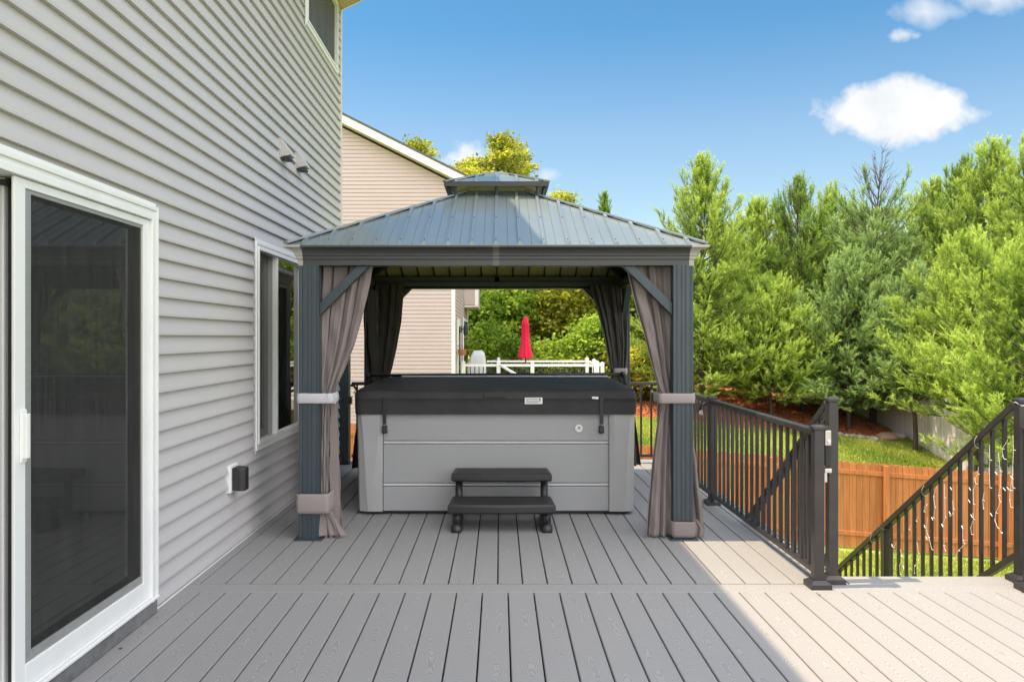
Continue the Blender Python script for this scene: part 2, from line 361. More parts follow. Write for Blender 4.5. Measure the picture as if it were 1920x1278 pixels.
struct(sheet('lawn', xs, ys, 'lawn'))
def bed_edge(x): return np.interp(x, [-2, 3, 5, 7.5, 9.5, 10.8, 12, 12.7], [24.4, 24.0, 24.6, 24.3, 23.9, 23.75, 24.2, 24.7])+.12*np.sin(x*3.1)
struct(sheet('mulch_bed', np.linspace(0.5, 12.75, 180), np.linspace(23.2, 38, 200), 'mulch', 0.03, lambda x, y: y > bed_edge(x)))
# grass blades: nobody could count them
R = np.random.RandomState(3)
def blades(n, xr, yr, keep):
    x = R.uniform(*xr, n); y = R.uniform(*yr, n); k = keep(x, y); x, y = x[k], y[k]; n = len(x)
    z = gz(x, y); h = R.uniform(.04, .10, n); a = R.uniform(0, 2*pi, n); w = .012
    lean = R.uniform(-.04, .04, (n, 2))
    v = np.zeros((n, 3, 3)); v[:, 0] = np.stack([x-w*np.cos(a), y-w*np.sin(a), z], 1); v[:, 1] = np.stack([x+w*np.cos(a), y+w*np.sin(a), z], 1)
    v[:, 2] = np.stack([x+lean[:, 0], y+lean[:, 1], z+h], 1)
    s = np.clip(.5+.35*np.sin(x*1.3)*np.cos(y*1.1+x*.4)+R.uniform(-.35, .35, n), 0, 1)
    return v.reshape(-1, 3), np.arange(3*n).reshape(-1, 3), s
v1, f1, s1 = blades(90000, (1.5, 13), (19, 24.8), lambda x, y: y < bed_edge(x))
v2, f2, s2 = blades(60000, (3.5, 12.5), (9.5, 16.1), lambda x, y: np.ones_like(x, bool))
g = npmesh('grass', np.concatenate([v1, v2]), np.concatenate([f1, f2+len(v1)]), 'grass', None, np.concatenate([s1, s2]))
struct(g, 'stuff'); g['label'] = 'short green and yellow lawn grass on the slope'; g['category'] = 'grass'
# mulch chips
n = 26000; x = R.uniform(1, 12.7, n); y = R.uniform(23.5, 30, n); k = y > bed_edge(x)+.05; x, y = x[k], y[k]; n = len(x)
a = R.uniform(0, 2*pi, n); L = R.uniform(.03, .07, n); z = gz(x, y)+.035
v = np.zeros((n, 3, 3)); v[:, 0] = np.stack([x-L*np.cos(a), y-L*np.sin(a), z], 1); v[:, 1] = np.stack([x+L*np.cos(a), y+L*np.sin(a), z+R.uniform(0, .04, n)], 1)
v[:, 2] = np.stack([x+.02*np.sin(a), y-.02*np.cos(a), z+.03], 1)
g = npmesh('mulch_chips', v.reshape(-1, 3), np.arange(3*n).reshape(-1, 3), 'mulch'); struct(g, 'stuff'); g['label'] = 'reddish brown wood chips covering the bed under the pines'; g['category'] = 'mulch'

# ------------------------------------------------------------------ deck
XW = -1.78                      # house wall plane
ZC = 8.63                       # depth of the house corner
def boards(mb, x0, x1, y0, y1, pitch, phase, gap=0.0072, th=0.024):
    k = math.floor((x0-phase)/pitch); x = phase+k*pitch
    while x < x1:
        a, b = max(x+gap/2, x0), min(x+pitch-gap/2, x1)
        if b-a > .012:
            s = rnd.random(); c = (a+b)/2; e = .0035
            # rounded shoulders
            prof = [(a, -th), (a, -e), (a+e, 0), (b-e, 0), (b, -e), (b, -th)]
            vs = [(px, y0, pz) for px, pz in prof]+[(px, y1, pz) for px, pz in prof]
            n = len(prof); fs = [(i, i+1, n+i+1, n+i) for i in range(n-1)]; uvs = []
            fs = [f[::-1] for f in fs]
            for i in range(n-1):
                u0, u1 = prof[i][0]-c, prof[i+1][0]-c
                uvs.append([(y1, u0), (y1, u1), (y0, u1), (y0, u0)])
            mb.add(vs, fs, 0, s, uvs)
            mb.add(vs, [tuple(range(n)), tuple(range(n, 2*n))[::-1]], 0, s, [[(0,0)]*n]*2)
        x += pitch
def xboard(mb, x0, x1, y0, y1, th=0.024):
    s = rnd.random(); e = .0035; c = (y0+y1)/2
    prof = [(y0, -th), (y0, -e), (y0+e, 0), (y1-e, 0), (y1, -e), (y1, -th)]
    vs = [(x0, py, pz) for py, pz in prof]+[(x1, py, pz) for py, pz in prof]; n = len(prof); fs = []; uvs = []
    for i in range(n-1):
        fs.append((i, n+i, n+i+1, i+1)[::-1]); a, b = prof[i][0]-c, prof[i+1][0]-c
        uvs.append([(x0, a), (x1, a), (x1, b), (x0, b)][::-1])
    mb.add(vs, fs, 0, s, uvs); mb.add(vs, [tuple(range(n)), tuple(range(n, 2*n))[::-1]], 0, s, [[(0,0)]*n]*2)
YT0, YT1 = 4.256, 4.392
DX1 = 5.6; YE = 4.535
mb = MB()
boards(mb, XW+.012, 1.99, YT1+.006, 8.74, .1412, -.008)
boards(mb, XW+.012, DX1, -1.2, YT0-.006, .1412, -.093)
xboard(mb, XW+.012, DX1, YT0, YT1); xboard(mb, 1.996, DX1, YT1+.005, YE)
xboard(mb, XW+.012, 2.0, 8.746, 8.88)
dk = struct(mb.build('deck', 'deck'))
mb = MB()
for k in range(26): mb.box(XW-.02, 1.97, -1.1+k*.4, -1.06+k*.4, -.27, -.026)
for k in range(14): mb.box(1.97, DX1-.02, -1.1+k*.4, -1.06+k*.4, -.27, -.026)
mb.box(XW, 1.98, -1.2, 8.86, -.06, -.05); mb.box(1.98, DX1-.02, -1.2, YE-.03, -.06, -.05)
mb.box(1.97, 2.0, YE-.02, 8.87, -.30, -.03); mb.box(2.0, DX1-.01, YE-.045, YE-.02, -.3, -.03); mb.box(XW, 2.0, 8.85, 8.87, -.3, -.03)
for px, py in ((-1.5, 8.6), (1.85, 8.6), (1.85, 6.4), (1.85, 4.5), (3.0, 4.3), (5.3, 4.3)):
    mb.box(px-.07, px+.07, py-.07, py+.07, float(gz(px, py))-.1, -.27)
struct(mb.build('deck_framing', 'joist'))

for k, (lx0, ly0, lb) in enumerate(((-1.70, 3.47, 'tiny dark scrap of debris on the boards beside the sliding door sill'), (1.735, 4.19, 'tiny dark scrap of debris on the sunlit boards at the foot of the railing post'))):
    a = rnd.uniform(0, 6.28); q = .009; mb = MB()
    pts = [(lx0+q*cos(a+b)*c, ly0+q*sin(a+b)*c, .003+.004*((i % 2))) for i, (b, c) in enumerate(((0, 1.3), (.9, .5), (2.2, .5), (3.14, 1.1), (4.0, .5), (5.4, .5)))]
    mb.prism(pts, (0, 0, .0012)); tag(mb.build('leaf_scrap', 'bark'), lb, 'leaf')

# ------------------------------------------------------------------ the house on the left
PITCH = 0.0995; H0 = 1.411
def course_x(z):                          # how far the siding stands out of the wall at height z
    t = ((z-H0)/PITCH) % 1.0
    if t < .12: return .0145*(1-.06*t/.12)-.001*0
    return .0145*.94*(1-(t-.12)/.88)+.001
def siding(mb, a0, a1, z0, z1, holes, place):
    """siding courses along coordinate a; place(a, out, z) gives the 3D point; holes = (a0,a1,z0,z1)"""
    k0 = math.floor((z0-H0)/PITCH); z = H0+k0*PITCH
    while z < z1:
        cuts = sorted({z, z+PITCH*.12, z+PITCH}|{h for _, _, p, q in holes for h in (p, q) if z < h < z+PITCH})
        for za, zb in zip(cuts[:-1], cuts[1:]):
            A, B = max(za, z0), min(zb, z1)
            if B-A < 1e-4: continue
            segs = [(a0, a1)]
            for p, q, r, t_ in holes:
                if r < (A+B)/2 < t_:
                    new = []
                    for s0, s1 in segs:
                        if q <= s0 or p >= s1: new.append((s0, s1)); continue
                        if p > s0: new.append((s0, p))
                        if q < s1: new.append((q, s1))
                    segs = new
            ta, tb = (A-z)/PITCH, (B-z)/PITCH
            def o(t): return .024 if t < .121 else .024*(1-(t-.12)/.88)+.0012
            oa = .024 if ta < .12 else o(ta+1e-6); ob = o(tb)
            if B >= z+PITCH-1e-6: ob = .0012
            for s0, s1 in segs:
                mb.add([place(s0, oa, A), place(s1, oa, A), place(s1, ob, B), place(s0, ob, B)], [(0, 1, 2, 3)], 0, 0)
                if abs(A-z) < 1e-6:       # butt edge underneath
                    mb.add([place(s0, .0015, A), place(s1, .0015, A), place(s1, oa, A), place(s0, oa, A)], [(0, 1, 2, 3)])
        z += PITCH
house = thing('house', 'grey vinyl-sided two-storey house wall with sliding screen door beside the deck', 'house', (XW, 4, 0))
DOOR = (1.2, 3.945, 0.0, 2.058)
WIN = (5.575, 6.925, 0.581, 2.096)
WUP = (7.02, 8.40, 4.245, 5.0)
mb = MB(); siding(mb, -3.0, ZC-.03, 0.02, 5.04, [DOOR, WIN, WUP], lambda a, o, z: (XW+o, a, z))
mb.build('siding', 'siding', house)
mb = MB()
for (a, b, c, d) in ((-3, 1.2, -3, 5.04), (3.945, 5.575, -3, 5.04), (6.925, 7.02, -3, 5.04), (8.40, ZC, -3, 5.04), (1.2, 3.945, 2.058, 5.04), (1.2, 3.945, -3, 0), (5.575, 6.925, -3, .581), (5.575, 6.925, 2.096, 5.04), (7.02, 8.40, -3, 4.245)):
    mb.box(XW-.16, XW-.001, a, b, c, d)
mb.box(XW-7, XW-.16, ZC-.16, ZC, -3, 5.04); mb.box(XW-7, XW-.16, -3, -2.84, -3, 5.04); mb.box(XW-7, XW-6.8, -2.84, ZC-.16, -3, 5.04)
mb.build('wall', 'dark_in', house)
mb = MB(); mb.box(XW-.001, XW+.028, ZC-.045, ZC+.004, .0, 5.04); mb.box(XW-.06, XW-.001, ZC-.0, ZC+.02, -2.9, 5.04); mb.build('corner_trim', 'trim_tan', house, bevel=.003)
mb = MB(); mb.box(XW+.001, XW+.021, 3.95, ZC-.05, .001, .012); mb.build('base_flashing', 'vinyl', house)
# soffit, fascia, gutter and roof slab above
XE = -1.245
mb = MB(); mb.prism([(XW-.02, -3.3, 5.04), (XE, -3.3, 5.04), (XE, 8.13, 5.04), (XW+.0, ZC+.0, 5.04), (XW-.02, ZC, 5.04)], (0, 0, .02)); mb.build('soffit', 'soffit', house)
mb = MB(); mb.box(XE-.005, XE+.02, -3.3, 8.13, 5.03, 5.19); mb.beam((XE, 8.13, 5.11), (XW, ZC, 5.11), .02, .155); mb.build('fascia', 'vinyl', house)
mb = MB(); mb.prism([(XE+.02, -3.3, 5.075), (XE+.06, -3.3, 5.075), (XE+.075, -3.3, 5.13), (XE+.10, -3.3, 5.16), (XE+.10, -3.3, 5.18), (XE+.02, -3.3, 5.18)], (0, 11.4, 0)); mb.build('gutter', 'vinyl', house)
mb = MB(); s_ = .42
mb.prism([(XE, -3.3, 5.195), (XE, 8.13, 5.195), (XW, ZC, 5.195+s_*(XE-XW)), (XW-5, ZC, 5.195+s_*(XE-XW+5)), (XW-5, -3.3, 5.195+s_*(XE-XW+5))], (0, 0, .04))
mb.build('roof', 'shingle', house)

# window: outer frame with J-channel, sashes, screen and pane
def window(name, y0, y1, z0, z1, split, parent, left_screen=True, label=None):
    x = XW; mb = MB(); w = .045
    for k, (o, ww, xo) in enumerate(((0, .022, .034), (.022, .020, .028), (.042, .018, .038))):
        a0, a1, b0, b1 = y0+o, y1-o, z0+o, z1-o
        mb.box(x-.05, x+xo, a0, a0+ww, b0, b1); mb.box(x-.05, x+xo, a1-ww, a1, b0, b1)
        mb.box(x-.05, x+xo, a0+ww, a1-ww, b0, b0+ww); mb.box(x-.05, x+xo, a0+ww, a1-ww, b1-ww, b1)
    mb.box(x+.0245, x+.028, y0-.022, y0, z0-.022, z1+.022); mb.box(x+.0245, x+.028, y0, y1, z1, z1+.02)
    fr = mb.build(name, 'vinyl', parent, bevel=.001)
    if label: fr['label'] = label
    i0, i1, j0, j1 = y0+.06, y1-.06, z0+.06, z1-.06
    if split:
        mb = MB(); mb.box(x-.05, x+.024, split-.018, split+.018, j0, j1); mb.build('mullion', 'vinyl', fr, bevel=.002)
        mb = MB(); mb.box(x-.006, x-.003, split+.018, i1, j0, j1); mb.build('pane', 'glass', fr)
        # right pane edge frame
        mb = MB(); q = .014
        for a, b, c, d in ((split+.018, i1, j0, j0+q), (split+.018, i1, j1-q, j1), (split+.018, split+.018+.006, j0+q, j1-q), (i1-q, i1, j0+q, j1-q)): mb.box(x-.003, x+.006, a, b, c, d)
        mb.build('sash', 'vinyl', fr, bevel=.002)
        # left: sliding sash set back with screen in front
        mb = MB(); q = .055
        for a, b, c, d in ((i0, split-.018, j0, j0+q), (i0, split-.018, j1-q, j1), (i0, i0+q, j0+q, j1-q), (split-.018-q*1.6, split-.018, j0+q, j1-q)): mb.box(x-.09, x-.05, a, b, c, d)
        mb.build('sash', 'alu', fr, bevel=.002)
        mb = MB(); mb.box(x-.075, x-.071, i0+q, split-.018-q*1.6, j0+q, j1-q); mb.build('pane', 'glass', fr)
        mb = MB(); mb.add([(x-.012, i0, j0), (x-.012, split-.018, j0), (x-.012, split-.018, j1), (x-.012, i0, j1)], [(0, 1, 2, 3)]); mb.build('insect_screen', 'screen', fr)
    else:
        mb = MB(); mb.box(x-.052, x-.048, i0, i1, j0, j1); mb.build('pane', 'glass', fr)
        mb = MB(); mb.add([(x+.004, i0, j0), (x+.004, i1, j0), (x+.004, i1, j1), (x+.004, i0, j1)], [(0, 1, 2, 3)]); mb.build('insect_screen', 'screen_d', fr)
    return fr
window('window', *WIN, 6.13, house, label='white-framed slider window behind the gazebo post')
window('window', 7.02, 8.40, 4.245, 5.03, None, house, label='upstairs window with dark screen near the eave')

# sliding door
x = XW; mb = MB()
for o, ww, xo in ((0, .020, .045), (.020, .020, .036), (.040, .030, .044)):
    a0, a1, b1 = 1.2+o, 3.945-o, 2.058-o
    mb.box(x-.12, x+xo, a1-ww, a1, .07, b1); mb.box(x-.12, x+xo, a0, a0+ww, .07, b1); mb.box(x-.12, x+xo, a0+ww, a1-ww, b1-ww, b1)
mb.box(x-.12, x+.050, 1.2, 3.945, .078, .090); mb.box(x-.12, x+.042, 1.27, 3.875, .090, .103)
mb.box(x+.0245, x+.029, 1.18, 3.945, 2.058, 2.08)
door = mb.build('sliding_door', 'vinyl', house, bevel=.0025)
mb = MB(); mb.box(x-.1, x+.040, 1.2, 3.94, .002, .076); mb.build('sill', 'sill_dark', door, bevel=.004)
y0, y1, z0, z1 = 2.795, 3.874, .104, 1.985
mb = MB()
mb.box(x+.016, x+.028, y0, y0+.066, z0, z1); mb.box(x+.018, x+.028, y1-.060, y1, z0, z1)
mb.box(x+.016, x+.028, y0+.066, y1-.060, z0, z0+.085); mb.box(x+.016, x+.028, y0+.066, y1-.060, z1-.034, z1)
mb.build('screen_door_frame', 'vinyl', door, bevel=.003)
mb = MB(); q = .028; a, b, c, d = y0+.066, y1-.060, z0+.085, z1-.034
mb.box(x+.010, x+.021, a, a+.046, c, d); mb.box(x+.010, x+.021, b-.008, b, c, d); mb.box(x+.010, x+.021, a+.046, b-.008, c, c+.038); mb.box(x+.010, x+.021, a+.046, b-.008, d-.016, d)
mb.build('inner_frame', 'alu', door, bevel=.003)
mb = MB(); mb.add([(x+.016, a+.046, c+.038), (x+.016, b-.008, c+.038), (x+.016, b-.008, d-.016), (x+.016, a+.046, d-.016)], [(0, 1, 2, 3)]); mb.build('insect_screen', 'screen', door)
mb = MB(); mb.box(x-.022, x-.018, y0+.095, y1-.002, z0+.05, z1-.002); mb.build('pane', 'glass', door)
mb = MB(); mb.box(x+.028, x+.052, y0+.034, y0+.058, .955, 1.12); mb.box(x+.028, x+.036, y0+.026, y0+.064, .94, 1.135); mb.build('handle', 'vinyl', door, bevel=.004)
# fixed panel on the near side, set further back
mb = MB(); mb.box(x-.09, x-.04, 2.80, 2.885, .104, 1.985); mb.box(x-.09, x-.04, 1.28, 2.80, .104, .21); mb.box(x-.09, x-.04, 1.28, 2.80, 1.90, 1.985); mb.box(x-.09, x-.04, 1.28, 1.36, .21, 1.90)
mb.box(x-.04, x-.034, 2.83, 2.845, .104, 1.985)
mb.build('fixed_panel', 'vinyl', door, bevel=.003)
mb = MB(); mb.box(x-.07, x-.066, 1.36, 2.80, .21, 1.90); mb.build('pane', 'glass', door)
mb = MB(); mb.box(x-.03, x-.012, 2.85, 2.86, .104, 1.985); mb.build('interlock', 'rubber', door)
mb = MB(); mb.box(x-.04, x-.015, 2.815, 2.84, 1.955, 1.975); mb.build('roller', 'rubber', door)

# two exhaust hoods and an outlet with a bubble cover, fixed to the wall
def hood(y, z0, z1, lab):
    w, dpt = .15, .105
    mb = MB(); mb.box(XW+.002, XW+.018, y-.01, y+w+.01, z0-.015, z1+.01)
    o = mb.build('vent_hood', 'siding', house, bevel=.003); o['label'] = lab
    mb = MB(); xa, xb = XW+.018, XW+dpt
    pr = [(xa, z1), (xa, z0+.02), (xb, z0+.04), (xb, z0+.062)]
    mb.prism([(p, y+.006, q) for p, q in pr], (0, w-.012, 0)); mb.build('hood_body', 'siding', o, bevel=.003)
    mb = MB()
    for k in range(6): mb.box(xa+.012, xb-.012, y+.018+k*.021, y+.030+k*.021, z0+.008, z0+.024)
    for k in range(4): mb.box(xa+.012+k*.018, xa+.022+k*.018, y+.0061, y+.0055, z0+.03, z0+.034)
    mb.build('grille', 'blackplastic', o)
hood(6.20, 2.825, 3.005, 'nearer of the two vent hoods on the siding'); hood(6.70, 2.845, 3.03, 'farther vent hood, nearer the house corner')
mb = MB(); mb.box(XW+.003, XW+.036, 5.02, 5.17, .385, .565)
oc = mb.build('outlet_cover', 'white', house, bevel=.006); oc['label'] = 'white outlet plate with smoked bubble cover'
mb = MB(); mb.prism([(XW+.036, 5.045, .40), (XW+.09, 5.045, .395), (XW+.118, 5.065, .395), (XW+.118, 5.135, .395), (XW+.09, 5.155, .395), (XW+.036, 5.155, .40)], (0, 0, .148)); mb.build('bubble_cover', 'blackplastic', oc, bevel=.005)

# ------------------------------------------------------------------ gazebo
CX, CY = -.022, 6.705; HP = 1.363          # centre and half width over the posts
YF = CY-HP
gaz = thing('gazebo', 'slate grey metal gazebo with two-tier standing-seam roof over the hot tub', 'gazebo', (CX, CY, 0))
def rot(p, k):                              # rotate about gazebo centre by k quarter turns
    x, y, z = p[0]-CX, p[1]-CY, p[2]
    for _ in range(k): x, y = -y, x
    return (x+CX, y+CY, z)
PW = .137; ZB = 1.897
def fluted(x0, y0, w, z0, z1):
    g_ = [0, .10, .13, .17, .20, .36, .385, .41, .435, .565, .59, .615, .64, .80, .83, .87, .90, 1]
    dd = [0, 0, .003, .003, 0, 0, .003, .003, 0, 0, .003, .003, 0, 0, .003, .003, 0, 0]
    pts = []
    for s in range(4):
        for t_, d in zip(g_[:-1], dd[:-1]):
            a, b = (t_*w, d)
            if s == 0: p = (x0+a, y0+b)
            elif s == 1: p = (x0+w-b, y0+a)
            elif s == 2: p = (x0+w-a, y0+w-b)
            else: p = (x0+b, y0+w-a)
            pts.append((*p, z0))
    return MB().prism(pts, (0, 0, z1-z0))
for i, (sx_, sy_) in enumerate(((-1, -1), (1, -1), (1, 1), (-1, 1))):
    x0 = CX+sx_*HP-(PW if sx_ > 0 else 0); y0 = CY+sy_*HP-(PW if sy_ > 0 else 0)
    p = fluted(x0, y0, PW, .01, ZB).build('post', 'slate', gaz)
    mb = MB(); e = .028; mb.box(x0-e, x0+PW+e, y0-e, y0+PW+e, .001, .010); mb.build('base_plate', 'slate', p, bevel=.003)
# beams with crown profile (out, z)
prof = [(.0, ZB), (.0, ZB+.038), (.012, ZB+.042), (.012, ZB+.060), (.020, ZB+.064), (.022, ZB+.078), (.032, ZB+.093), (.050, ZB+.107), (.078, ZB+.114), (.085, ZB+.116), (.085, ZB+.128), (-.05, ZB+.128), (-.05, ZB)]
def beam_seg(mb, k, u0, u1, extra=0.0, mitre=True, mi=0):
    """front beam section between x offsets u0..u1 (from the gazebo centre), turned k quarters"""
    vs = []
    for u, s in ((u0, -1), (u1, 1)):
        for o, z in prof:
            oo = o+(extra if o > -.01 else 0)
            uu = u
            if mitre and abs(abs(u)-HP) < .001: uu = s*(HP+oo)
            vs.append(rot((CX+uu, CY-HP-oo, z+(extra if z > ZB+.12 else (-extra if z < ZB+.001 else 0))), k))
    n = len(prof); fs = [(i, n+i, n+(i+1)%n, (i+1)%n) for i in range(n)]+[tuple(range(n)), tuple(range(n, 2*n))[::-1]]
    mb.add(vs, fs, mi)
for k in range(4):
    mb = MB(); beam_seg(mb, k, -HP+.02, HP-.02, 0, False); mb.build('beam', 'beam', gaz)
    mb = MB(); beam_seg(mb, k, -HP, -HP+.03, .003); beam_seg(mb, (k+3) % 4, HP-.03, HP, .003); mb.build('corner_cap', 'cap', gaz)
    mb = MB(); beam_seg(mb, k, -.022, .022, .002, False); mb.build('splice_plate', 'splice', gaz)
# inner lining rail carrying the curtains
for k in range(4):
    mb = MB(); a = rot((CX-HP+.14, CY-HP+.12, ZB+.012), k); b = rot((CX+HP-.14, CY-HP+.12, ZB+.012), k)
    mb.tube([a, b], .011, 8); mb.build('curtain_rail', 'black', gaz, smooth=True)
    mb = MB(); a = rot((CX-HP+.05, CY-HP+.09, ZB+.035), k); b = rot((CX+HP-.05, CY-HP+.09, ZB+.035), k); mb.beam(a, b, .06, .07); mb.build('inner_beam', 'slate', gaz)
EO = 1.440; EZ = 2.030; TO = .262; TZ = 2.600; RS = (TZ-EZ)/(EO-TO); PR = .164
def slope_pt(u, d, lift, k, eo=EO, ez=EZ, rs=RS):     # u along the eave, d distance from centre
    return rot((CX+u, CY-d, ez+(eo-d)*rs+lift), k)
for k in range(4):
    mb = MB(); th = .008
    top = [slope_pt(-EO, EO, 0, k), slope_pt(EO, EO, 0, k), slope_pt(TO, TO, 0, k), slope_pt(-TO, TO, 0, k)]
    mb.add(top, [(0, 1, 2, 3)]); bot = [slope_pt(-EO, EO, -th, k), slope_pt(EO, EO, -th, k), slope_pt(TO, TO, -th, k), slope_pt(-TO, TO, -th, k)]
    mb.add(bot, [(3, 2, 1, 0)], 1); mb.add(top+bot, [(0, 4, 5, 1), (2, 6, 7, 3)])
    j = -8
    for j in range(-8, 9):
        u = j*PR+.0; d1 = max(abs(u)+.02, TO)
        if abs(u) > EO-.06: continue
        for (hw, hh, uu) in ((.016, .020, u),):
            q = [slope_pt(uu-hw, EO-.002, -.001, k), slope_pt(uu+hw, EO-.002, -.001, k), slope_pt(uu+hw*.7, EO-.002, hh, k), slope_pt(uu-hw*.7, EO-.002, hh, k)]
            q2 = [slope_pt(uu-hw, d1, -.001, k), slope_pt(uu+hw, d1, -.001, k), slope_pt(uu+hw*.7, d1, hh, k), slope_pt(uu-hw*.7, d1, hh, k)]
            mb.add(q+q2, [(0, 1, 2, 3), (4, 7, 6, 5), (1, 5, 6, 2), (2, 6, 7, 3), (3, 7, 4, 0)])
        # matching dark flange under the sheet
        q = [slope_pt(u-.008, EO-.05, -th-.016, k), slope_pt(u+.008, EO-.05, -th-.016, k), slope_pt(u+.008, d1, -th-.016, k), slope_pt(u-.008, d1, -th-.016, k),
             slope_pt(u-.008, EO-.05, -th+.002, k), slope_pt(u+.008, EO-.05, -th+.002, k), slope_pt(u+.008, d1, -th+.002, k), slope_pt(u-.008, d1, -th+.002, k)]
        mb.add(q, [(0, 1, 2, 3), (0, 4, 5, 1), (1, 5, 6, 2), (3, 7, 4, 0)], 2)
        for dd_ in (EO-.045, EO-.045-.46):
            if dd_ > d1+.03:
                c = Vector(slope_pt(u, dd_, .020, k)); mb.lathe([(.005, -.002), (.005, .003), (.002, .005), (0.0001, .005)], c, 8, 3)
        um = u+PR/2; d2 = max(abs(um)+.02, TO)                 # faint pressed line between ribs
        if abs(um) < EO-.08 and j < 8:
            q = [slope_pt(um-.0035, EO-.004, .0005, k), slope_pt(um+.0035, EO-.004, .0005, k), slope_pt(um+.0035, d2, .0005, k), slope_pt(um-.0035, d2, .0005, k), slope_pt(um, EO-.004, .005, k), slope_pt(um, d2, .005, k)]
            mb.add(q, [(0, 4, 5, 3), (4, 1, 2, 5)])
    mb.build('roof_panel', ['roof', 'under', 'slate', 'screw'], gaz)
    mb = MB(); a = Vector(slope_pt(-EO+.004, EO-.004, .012, k)); b = Vector(slope_pt(-TO, TO, .012, k)); mb.beam(a, b, .055, .016); mb.build('hip_cap', 'roof', gaz, bevel=.004)
    mb = MB(); a = Vector(slope_pt(-EO+.06, EO-.06, -.045, k)); b = Vector(slope_pt(-TO, TO, -.045, k)); mb.beam(a, b, .05, .06); mb.build('hip_rafter', 'slate', gaz)
    mb = MB(); a = slope_pt(-.75, .75, -.03, k); b = slope_pt(.75, .75, -.03, k); mb.beam(a, b, .04, .03); mb.build('purlin', 'slate', gaz)
# cupola
cup = MB(); 
for k in range(4):
    a = rot((CX-TO, CY-TO, TZ+.0), k); b = rot((CX+TO, CY-TO, TZ), k); cup.beam(a, b, .03, .03)
cupo = cup.build('cupola', 'slate', gaz)
CO, CZ, CT, CTZ = .4245, 2.660, .10, 2.790
rs2 = (CTZ-CZ)/(CO-CT)
for k in range(4):
    mb = MB()
    f4 = lambda l: [slope_pt(-CO, CO, l, k, CO, CZ, rs2), slope_pt(CO, CO, l, k, CO, CZ, rs2), slope_pt(CT, CT, l, k, CO, CZ, rs2), slope_pt(-CT, CT, l, k, CO, CZ, rs2)]
    t4, b4 = f4(0), f4(-.008); mb.add(t4, [(0, 1, 2, 3)]); mb.add(b4, [(3, 2, 1, 0)], 1)
    for u in (-.328, -.164, 0, .164, .328):
        hw = .014; d1 = max(abs(u)+.015, CT)
        q = [slope_pt(u-hw, CO-.002, 0, k, CO, CZ, rs2), slope_pt(u+hw, CO-.002, 0, k, CO, CZ, rs2), slope_pt(u+hw, CO-.002, .016, k, CO, CZ, rs2), slope_pt(u-hw, CO-.002, .016, k, CO, CZ, rs2),
             slope_pt(u-hw, d1, 0, k, CO, CZ, rs2), slope_pt(u+hw, d1, 0, k, CO, CZ, rs2), slope_pt(u+hw, d1, .016, k, CO, CZ, rs2), slope_pt(u-hw, d1, .016, k, CO, CZ, rs2)]
        mb.add(q, [(0, 1, 2, 3), (1, 5, 6, 2), (2, 6, 7, 3), (3, 7, 4, 0)])
    mb.build('cupola_panel', ['roof', 'under'], cupo)
    mb = MB(); a = Vector(slope_pt(-CO, CO, .008, k, CO, CZ, rs2)); b = Vector(slope_pt(-CT, CT, .008, k, CO, CZ, rs2)); mb.beam(a, b, .04, .012); mb.build('cupola_hip', 'roof', cupo)
    # rim: lip plus a skirt that leans in towards the roof at the corners
    mb = MB(); o, i_ = CO+.006, CO-.02
    mb.add([rot(p, k) for p in ((CX-o, CY-o, CZ+.004), (CX+o, CY-o, CZ+.004), (CX+o-.006, CY-o+.006, CZ-.034), (CX-o+.006, CY-o+.006, CZ-.034), (CX-i_, CY-i_, CZ+.004), (CX+i_, CY-i_, CZ+.004), (CX+i_, CY-i_, CZ-.034), (CX-i_, CY-i_, CZ-.034))],
           [(0, 3, 2, 1), (0, 1, 5, 4), (3, 7, 6, 2), (4, 5, 6, 7)])
    mb.build('rim', 'beam', cupo)
    for s in (-1, 0, 1):
        mb = MB(); a = rot((CX+s*.34, CY-CO+.03, CZ-.02), k); b = rot((CX+s*.33, CY-.375, EZ+(EO-.375)*RS+.005), k)
        mb.beam(a, b, .02, .022, up=(1, 1, 0)); mb.build('strut', 'slate', cupo)
mb = MB(); c = .125
mb.add([(CX-c, CY-c, CTZ+.006), (CX+c, CY-c, CTZ+.006), (CX+c, CY+c, CTZ+.006), (CX-c, CY+c, CTZ+.006), (CX, CY, CTZ+.045), (CX-c, CY-c, CTZ-.012), (CX+c, CY-c, CTZ-.012), (CX+c, CY+c, CTZ-.012), (CX-c, CY+c, CTZ-.012)],
       [(0, 1, 4), (1, 2, 4), (2, 3, 4), (3, 0, 4), (0, 5, 6, 1), (1, 6, 7, 2), (2, 7, 8, 3), (3, 8, 5, 0)])
mb.build('finial_cap', 'roof', cupo)
# knee braces, two per corner
for k in range(4):
    for s in (-1, 1):
        xi = HP-PW
        pts = [(xi, ZB-.258), (xi, ZB-.345), (xi-.345, ZB), (xi-.258, ZB)]
        q = [rot((CX+s*a, CY-HP+.035, b), k) for a, b in pts]; q2 = [rot((CX+s*a, CY-HP+.095, b), k) for a, b in pts]
        mb = MB(); mb.prism(q, Vector(q2[0])-Vector(q[0])); mb.build('brace', 'slate', gaz, bevel=.003)

